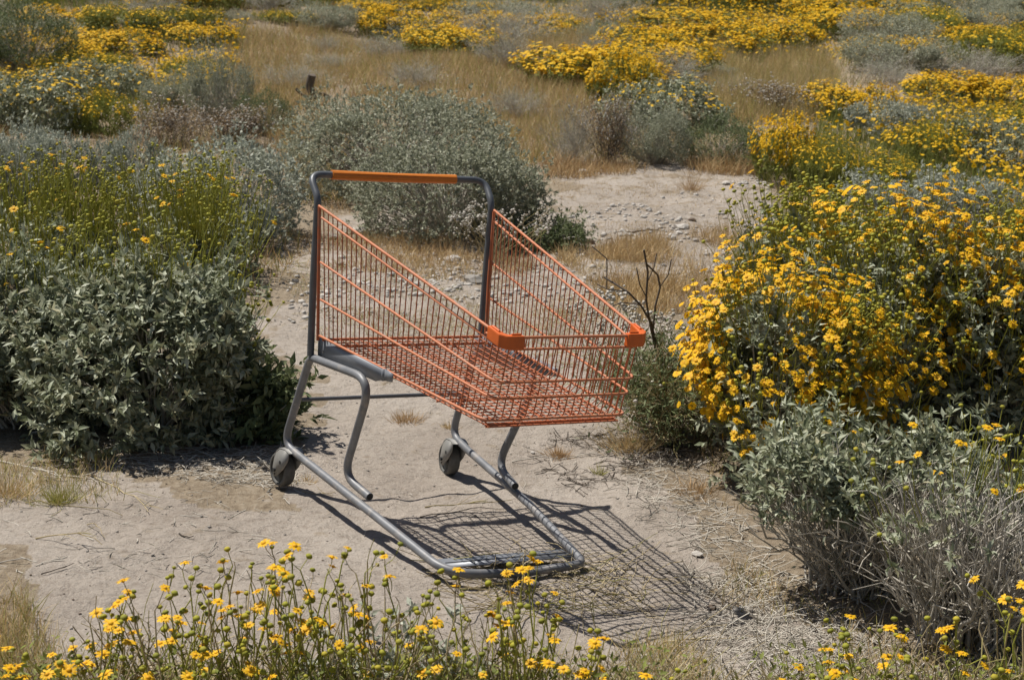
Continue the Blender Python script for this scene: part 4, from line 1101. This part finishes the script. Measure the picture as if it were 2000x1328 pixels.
# flowery ground between the far mounds
def flower_field(seed, poly, n, hh, label, dens=(.5, .5)):
    rng = np.random.default_rng(seed)
    q = poly_pts(rng, poly, n); v = vnoise(q[:, 0] * .8 + 9, q[:, 1] * .8, seed) + .6 * vnoise(q[:, 0] * 3, q[:, 1] * 3, seed + 2)
    base = hz(q[:, 0], q[:, 1]); hm = hh * (.35 + np.clip(vnoise(q[:, 0] * .9, q[:, 1] * .9, seed + 5) + .5, 0, 1))
    g = Geo(); n = len(q); L = hm * rng.uniform(.5, 1, n)
    pos = np.stack([q[:, 0], q[:, 1], base - .01], -1); d = nrm(rng.normal(0, .3, (n, 3)) * [1, 1, .1] + [0, 0, 1.])
    g.add(*inst(BLADE2[0], BLADE2[1], pos, frames(d, rng, rng.normal(0, 1, (n, 3)), .1), np.stack([L, np.full(n, .009), L], -1)), 0)
    k = rng.random(n) < np.clip(.25 + v * 1.3, 0.03, .9)
    heads_far(rng, (pos + d * L[:, None])[k], nrm(d[k] + rng.normal(0, .4, (k.sum(), 3))), .036, g, 1, 2)
    o = link('flower_field', g.mesh('flower_field', ['leaf_olive', 'petal_far', 'disc'])); tag(o, label, 'wildflowers', kind='stuff')
flower_field(121, [(1.05, 26.03), (2.90, 28.66), (10.39, 31.52), (6.88, 20.61), (4.01, 20.52), (3.89, 22.47), (0.94, 18.56)], 9000, .3, 'yellow wildflowers massed over the upper right slope')
flower_field(122, [(-4.92, 14.18), (-7.70, 22.38), (-5.39, 22.85), (-3.71, 22.44), (-3.04, 17.10), (-3.10, 13.98)], 7000, .28, 'green and yellow wildflowers over the upper left slope')
flower_field(123, [(-8.04, 23.40), (10.39, 31.52), (12.23, 37.19), (-9.36, 27.30)], 16000, .5, 'farthest wildflowers along the top of the view')
flower_field(124, [(2.90, 15.93), (6.33, 18.85), (3.88, 11.32), (2.66, 11.40), (2.07, 11.99)], 6000, .26, 'yellow wildflowers between the bushes at right')
flower_field(125, [(-2.47, 25.20), (1.13, 28.20), (0.98, 24.13), (-0.24, 21.30), (-0.96, 19.95), (-2.09, 22.84)], 4000, .28, 'yellow wildflowers at the top centre')

# pebbles and crumbs
def rock_mesh(seed, mat, sub=2):
    bm = bmesh.new(); bmesh.ops.create_icosphere(bm, subdivisions=sub, radius=.5)
    r = random.Random(seed); ph = [r.uniform(0, 6) for _ in range(6)]
    for v in bm.verts:
        c = v.co; f = 1 + .16 * math.sin(5 * c.x + ph[0]) * math.sin(6 * c.y + ph[1]) + .12 * math.sin(9 * c.z + ph[2] + 5 * c.x) + r.uniform(-.05, .05)
        v.co = Vector((c.x * f, c.y * f * .8, c.z * f * .55))
    me = bpy.data.meshes.new('rock'); bm.to_mesh(me); bm.free(); me.materials.append(M[mat]); return me
ico = bmesh.new(); bmesh.ops.create_icosphere(ico, subdivisions=1, radius=.5)
IV = np.array([tuple(v.co) for v in ico.verts]); IT = np.array([[v.index for v in f.verts] for f in ico.faces]); ico.free()
def crumbs(seed, poly, n, s0, s1, mat, thr=-.2):
    rng = np.random.default_rng(seed); q = poly_pts(rng, poly, n * 2)
    v = vnoise(q[:, 0] * 3, q[:, 1] * 3, seed); q = q[v + rng.normal(0, .12, len(q)) > thr][:n]; n = len(q)
    s = s0 + (s1 - s0) * rng.random(n) ** 4
    pos = np.stack([q[:, 0], q[:, 1], gz(q[:, 0], q[:, 1]) + s * .08], -1)
    iv, it = (IV, IT) if mat == 'rock' else OCT
    g = Geo(); g.add(*inst(iv, it, pos, frames(rng.normal(0, 1, (n, 3)) * [1, 1, .2], rng, None, .3), np.stack([s, s * rng.uniform(.6, 1, n), s * rng.uniform(.35, .7, n)], -1)))
    return link('gravel', g.mesh('gravel', [mat]))
BAREP = BARE[0]
tag(crumbs(131, BAREP, 4200, .003, .016, 'rock_grey'), 'small stones scattered over the bare sand', 'gravel', kind='stuff')
tag(crumbs(132, [(-1.28, 9.08), (0.17, 10.40), (1.94, 12.69), (1.93, 11.58), (1.01, 8.45), (-0.99, 7.05)], 3200, .008, .05, 'rock', 0), 'pale gravel on the clearing behind the cart', 'gravel', kind='stuff')
tag(crumbs(133, BAREP, 2800, .003, .013, 'rock_dark', .0), 'dark crumbs of soil and droppings on the sand', 'gravel', kind='stuff')
RM = {k: [rock_mesh(i + 3, k) for i in range(3)] for k in ('rock', 'rock_dark', 'rock_grey')}
for i, (pt, s, mk, lb) in enumerate([
    ((1.058, 10.290), .10, 'rock', 'flat white stone in the clearing right of the saltbush'),
    ((1.017, 10.090), .06, 'rock', 'small white stone touching a larger flat white stone'),
    ((1.157, 10.660), .06, 'rock_dark', 'small dark clod behind the flat white stone'),
    ((0.448, 9.720), .08, 'rock_dark', 'dark clod at the right foot of the saltbush'),
    ((-0.334, 8.750), .10, 'rock', 'pale stone behind the basket left of the right upright'),
    ((-0.207, 8.320), .13, 'rock_grey', 'grey flat stone just left of the right cart upright'),
    ((0.617, 3.970), .035, 'rock', 'white stone at the foot of the woody silver bush'),
    ((0.601, 3.970), .025, 'rock', 'smaller white stone left of the one by the woody bush'),
    ((0.538, 3.990), .032, 'rock_dark', 'dark brown clod left of the white stones by the woody bush'),
    ((0.542, 4.390), .035, 'rock', 'white stone at the far right edge of the cart shadow'),
    ((0.067, 4.060), .055, 'rock_grey', 'grey-brown stone under the nose of the cart'),
    ((0.501, 12.500), .10, 'rock', 'white stone on the far edge of the clearing'),
    ((1.557, 12.170), .08, 'rock', 'flat pale stone at the far right of the clearing'),
    ((1.750, 11.320), .07, 'rock_grey', 'grey stone at the right side of the clearing'),
    ((0.081, 5.310), .02, 'rock', 'small pale pebble right of the far caster'),
    ((-0.935, 9.670), .12, 'rock', 'pale stone seen through the left side of the basket'),
    ((-1.049, 9.330), .10, 'rock_grey', 'grey stone right beside the left cart upright'),
]):
    o = link('rock', RM[mk][i % 3]); s = s
    o.location = (pt[0], pt[1], float(gz(pt[0], pt[1])) + s * .12); o.scale = (s, s, s * .8); o.rotation_euler = (0, 0, i * 1.7)
    tag(o, lb, 'stone')

# litter of thin straws and twigs on the ground
def straws(seed, poly, n, L0, L1, mat, label, r=.0011, lift=.02, thr=-.1):
    rng = np.random.default_rng(seed); q = poly_pts(rng, poly, n * 2)
    v = vnoise(q[:, 0] * 4, q[:, 1] * 4, seed); q = q[v + rng.normal(0, .12, len(q)) > thr][:n]; n = len(q)
    a = rng.uniform(0, 2 * np.pi, n); L = rng.uniform(L0, L1, n)
    A = np.stack([q[:, 0], q[:, 1]], -1); Bq = A + np.stack([np.cos(a), np.sin(a)], -1) * L[:, None]
    A3 = np.stack([A[:, 0], A[:, 1], gz(A[:, 0], A[:, 1]) + .001], -1); B3 = np.stack([Bq[:, 0], Bq[:, 1], gz(Bq[:, 0], Bq[:, 1]) + rng.random(n) ** 3 * lift + .001], -1)
    C = curved(rng, A3, B3, 4, .12); gm = gz(C[..., 0], C[..., 1]); C[..., 2] = np.maximum(C[..., 2], gm + .0005)
    g = Geo(); g.add(*tubes(C, np.full((n, 4), r) * rng.uniform(.6, 1.5, (n, 1))))
    tag(link('plant_litter', g.mesh('plant_litter', mat)), label, 'litter', kind='stuff')
straws(141, [(-1.71, 4.97), (-1.19, 5.00), (-0.67, 4.72), (-0.44, 3.82), (-0.90, 3.97), (-1.36, 3.92)], 200, .02, .08, ['wood'], 'thin dry stalks on the sand at left', thr=.1)
straws(142, [(0.42, 5.47), (0.60, 5.37), (0.71, 4.59), (0.90, 3.76), (0.64, 3.68), (0.56, 4.32), (0.34, 4.95)], 800, .02, .09, ['wood'], 'dry stalks fallen at the edge of the right-hand bushes', lift=.03)
straws(143, [(-0.18, 4.21), (0.39, 4.34), (0.36, 3.90), (-0.11, 3.82)], 240, .05, .2, ['stem_dry'], 'straw gathered around the nose of the cart', lift=.07)
straws(144, [(-0.03, 5.49), (0.60, 5.48), (0.58, 5.26), (0.21, 4.93)], 420, .02, .08, ['wood_dark'], 'dark twig litter behind the cart basket')
straws(145, [(-1.45, 9.05), (0.28, 9.54), (0.87, 8.43), (0.54, 5.48), (-0.81, 6.35)], 2200, .015, .06, ['stem_dry'], 'fine litter on the ground behind the cart', thr=.0)
straws(146, [(-1.68, 5.21), (-0.73, 5.19), (-0.64, 4.73), (-1.61, 4.97)], 700, .03, .10, ['wood'], 'dead twigs under the leafy left-hand bush')
straws(147, [(0.49, 4.31), (0.85, 3.89), (1.24, 3.65), (1.16, 3.37), (0.47, 3.33)], 1500, .02, .10, ['wood'], 'grey twig litter under the woody bush at lower right', lift=.04)
straws(148, BAREP, 1300, .008, .035, ['wood'], 'scattered bits of straw on the bare sand', thr=-.1, r=.0010, lift=.012)

straws(149, [(-0.87, 3.54), (0.40, 3.81), (0.45, 3.27), (-0.78, 3.15)], 900, .05, .18, ['stem_dry'], 'tangled straw under the foreground daisies', lift=.16, r=.0010)
# tufts
def tuft(seed, pt, n, hgt, w, mat, label):
    rng = np.random.default_rng(seed); X, Y = pt; z = float(gz(X, Y)); root = thing('grass_tuft', (X, Y, z), (0, 0, 0), label, 'grass tuft')
    pos = np.stack([rng.normal(0, w * .35, n), rng.normal(0, w * .35, n), np.zeros(n) - .003], -1)
    d = nrm(rng.normal(0, .5, (n, 3)) * [1, 1, .1] + pos / w * 1.2 + [0, 0, 1.]); L = hgt * rng.uniform(.4, 1.1, n)
    g = Geo(); g.add(*inst(BLADE[0], BLADE[1], pos, frames(d, rng, rng.normal(0, 1, (n, 3)), .1), np.stack([L, np.full(n, .0016), L], -1)))
    tag(link('blades', g.mesh('blades', [mat]), root), kind='stuff')
tuft(151, (-0.365, 5.650), 240, .055, .07, 'rust_grass', 'small rusty grass tuft on sand under the cart basket')
tuft(152, (0.170, 5.300), 260, .05, .05, 'rust_grass', 'rust-coloured grass tuft right of the cart rear leg')
tuft(153, (0.296, 5.090), 60, .05, .02, 'green_grass', 'tiny green tuft on sand right of the cart')
tuft(154, (-1.294, 4.520), 220, .09, .05, 'green_grass', 'yellowish grass tuft on the sand at far left')
tuft(155, (-1.464, 4.600), 260, .10, .08, 'straw', 'straw-coloured tuft at the left edge on sand')
tuft(156, (0.596, 4.940), 200, .06, .09, 'rust_grass', 'dry tuft at the foot of the dense daisy bush')
tuft(157, (-0.207, 5.560), 80, .04, .03, 'straw', 'small dry tuft beside the far rear leg of the cart')
tuft(158, (0.412, 5.360), 340, .12, .10, 'straw', 'bleached grass tuft behind the cart nose')
tuft(159, (1.269, 11.880), 200, .16, .10, 'rust_grass', 'rusty tuft standing alone in the clearing')
tuft(160, (-0.619, 4.840), 80, .03, .05, 'straw', 'tiny dry tuft right of the left caster')

# single twigs one can point at
def twig(seed, p0, p1, r, mat, label, kids=2, lift=.01, group=None):
    rng = np.random.default_rng(seed)
    A = np.array([[p0[0], p0[1], float(gz(*p0)) + r]]); Bq = np.array([[p1[0], p1[1], float(gz(*p1)) + r + lift]])
    C = curved(rng, A, Bq, 8, .1); C[..., 2] = np.maximum(C[..., 2], gz(C[..., 0], C[..., 1]) + r * .6)
    o0 = C[0, 0].copy(); g = Geo(); Cl = C - o0
    g.add(*tubes(Cl, np.linspace(r, r * .45, 8)[None], 5))
    for k in range(kids):
        a = Cl[:, rng.integers(2, 7)]; d = nrm(Cl[:, -1] - Cl[:, 0]) + rng.normal(0, .6, (1, 3)) * [1, 1, .35]
        b = a + nrm(d) * np.linalg.norm(Cl[0, -1]) * rng.uniform(.2, .45); b[:, 2] = np.maximum(b[:, 2], a[:, 2] - .005)
        g.add(*tubes(curved(rng, a, b, 4, .1), np.linspace(r * .55, r * .3, 4)[None], 4))
    o = link('dry_twig', g.mesh('dry_twig', [mat], True)); o.location = o0
    tag(o, label, 'twig', group)
for i, (a, b, r, mt_, lb, kd) in enumerate([
    ((-1.489, 4.890), (-1.173, 4.740), .0030, 'wood', 'grey forked twig on the sand below the left-edge bush', 3),
    ((-1.610, 4.970), (-1.355, 4.810), .0035, 'wood', 'thick pale twig at the left edge below the bush', 2),
    ((-1.287, 4.820), (-1.025, 4.460), .0022, 'stem_dry', 'long thin twig slanting over the sand at left', 3),
    ((-1.395, 4.520), (-1.089, 4.420), .0020, 'stem_dry', 'thin straight twig below the yellowish tuft at left', 2),
    ((-1.272, 4.200), (-1.074, 4.130), .0020, 'stem_dry', 'small twig cluster on open sand at left', 4),
    ((-1.164, 4.320), (-1.087, 4.210), .0016, 'stem_dry', 'short bent twig right of the left sand twig cluster', 2),
    ((-1.304, 3.990), (-1.228, 4.010), .0020, 'wood', 'short grey twig at the left edge in front', 1),
    ((-1.183, 3.940), (-1.112, 3.990), .0018, 'wood_dark', 'dark twig lying on sand above the lower-left daisies', 1),
    ((-0.898, 4.270), (-0.851, 4.230), .0025, 'wood_dark', 'short dark stick on open sand left of the tall daisies', 0),
    ((-0.619, 4.720), (-0.514, 4.680), .0020, 'stem_dry', 'pale twig under the left runner by the caster', 2),
    ((0.012, 5.190), (0.166, 5.270), .0028, 'wood', 'grey stick on the sand behind the right runner', 1),
    ((-0.244, 4.660), (0.015, 4.770), .0022, 'stem_dry', 'curved dry stem lying between the runners', 3),
    ((-0.253, 4.550), (0.000, 4.690), .0018, 'wood_dark', 'dark stem between the runners in the basket shade', 3),
    ((0.295, 5.480), (0.369, 5.540), .0030, 'wood_dark', 'short dark stick behind the cart basket', 1),
    ((0.453, 3.940), (0.620, 3.820), .0022, 'wood', 'twig on sand in front of the white stones', 2),
    ((0.448, 3.750), (0.654, 3.790), .0020, 'stem_dry', 'long straw across the sand near the bottom right', 2),
    ((0.513, 3.660), (0.488, 3.330), .0018, 'wood', 'upright thin twig at the bottom edge right of centre', 0),
    ((-0.113, 3.990), (0.299, 4.240), .0020, 'stem_dry', 'long arching straw over the nose of the cart', 2),
    ((0.254, 4.170), (0.445, 4.480), .0018, 'stem_dry', 'thin yellow straw right of the cart nose', 1),
    ((-1.603, 5.280), (-1.310, 5.420), .0045, 'wood', 'pale bare branch poking out under the left-edge bush', 3),
    ((0.166, 5.260), (0.341, 5.330), .0022, 'wood', 'thin stick beside the rust-coloured tuft', 1),
    ((0.673, 9.990), (0.940, 10.160), .006, 'wood_dark', 'dark twig lying in the clearing', 1),
]):
    twig(200 + i, a, b, r, mt_, lb, kd, .03 if 'arching' in lb or 'upright' in lb or 'poking' in lb else .008)
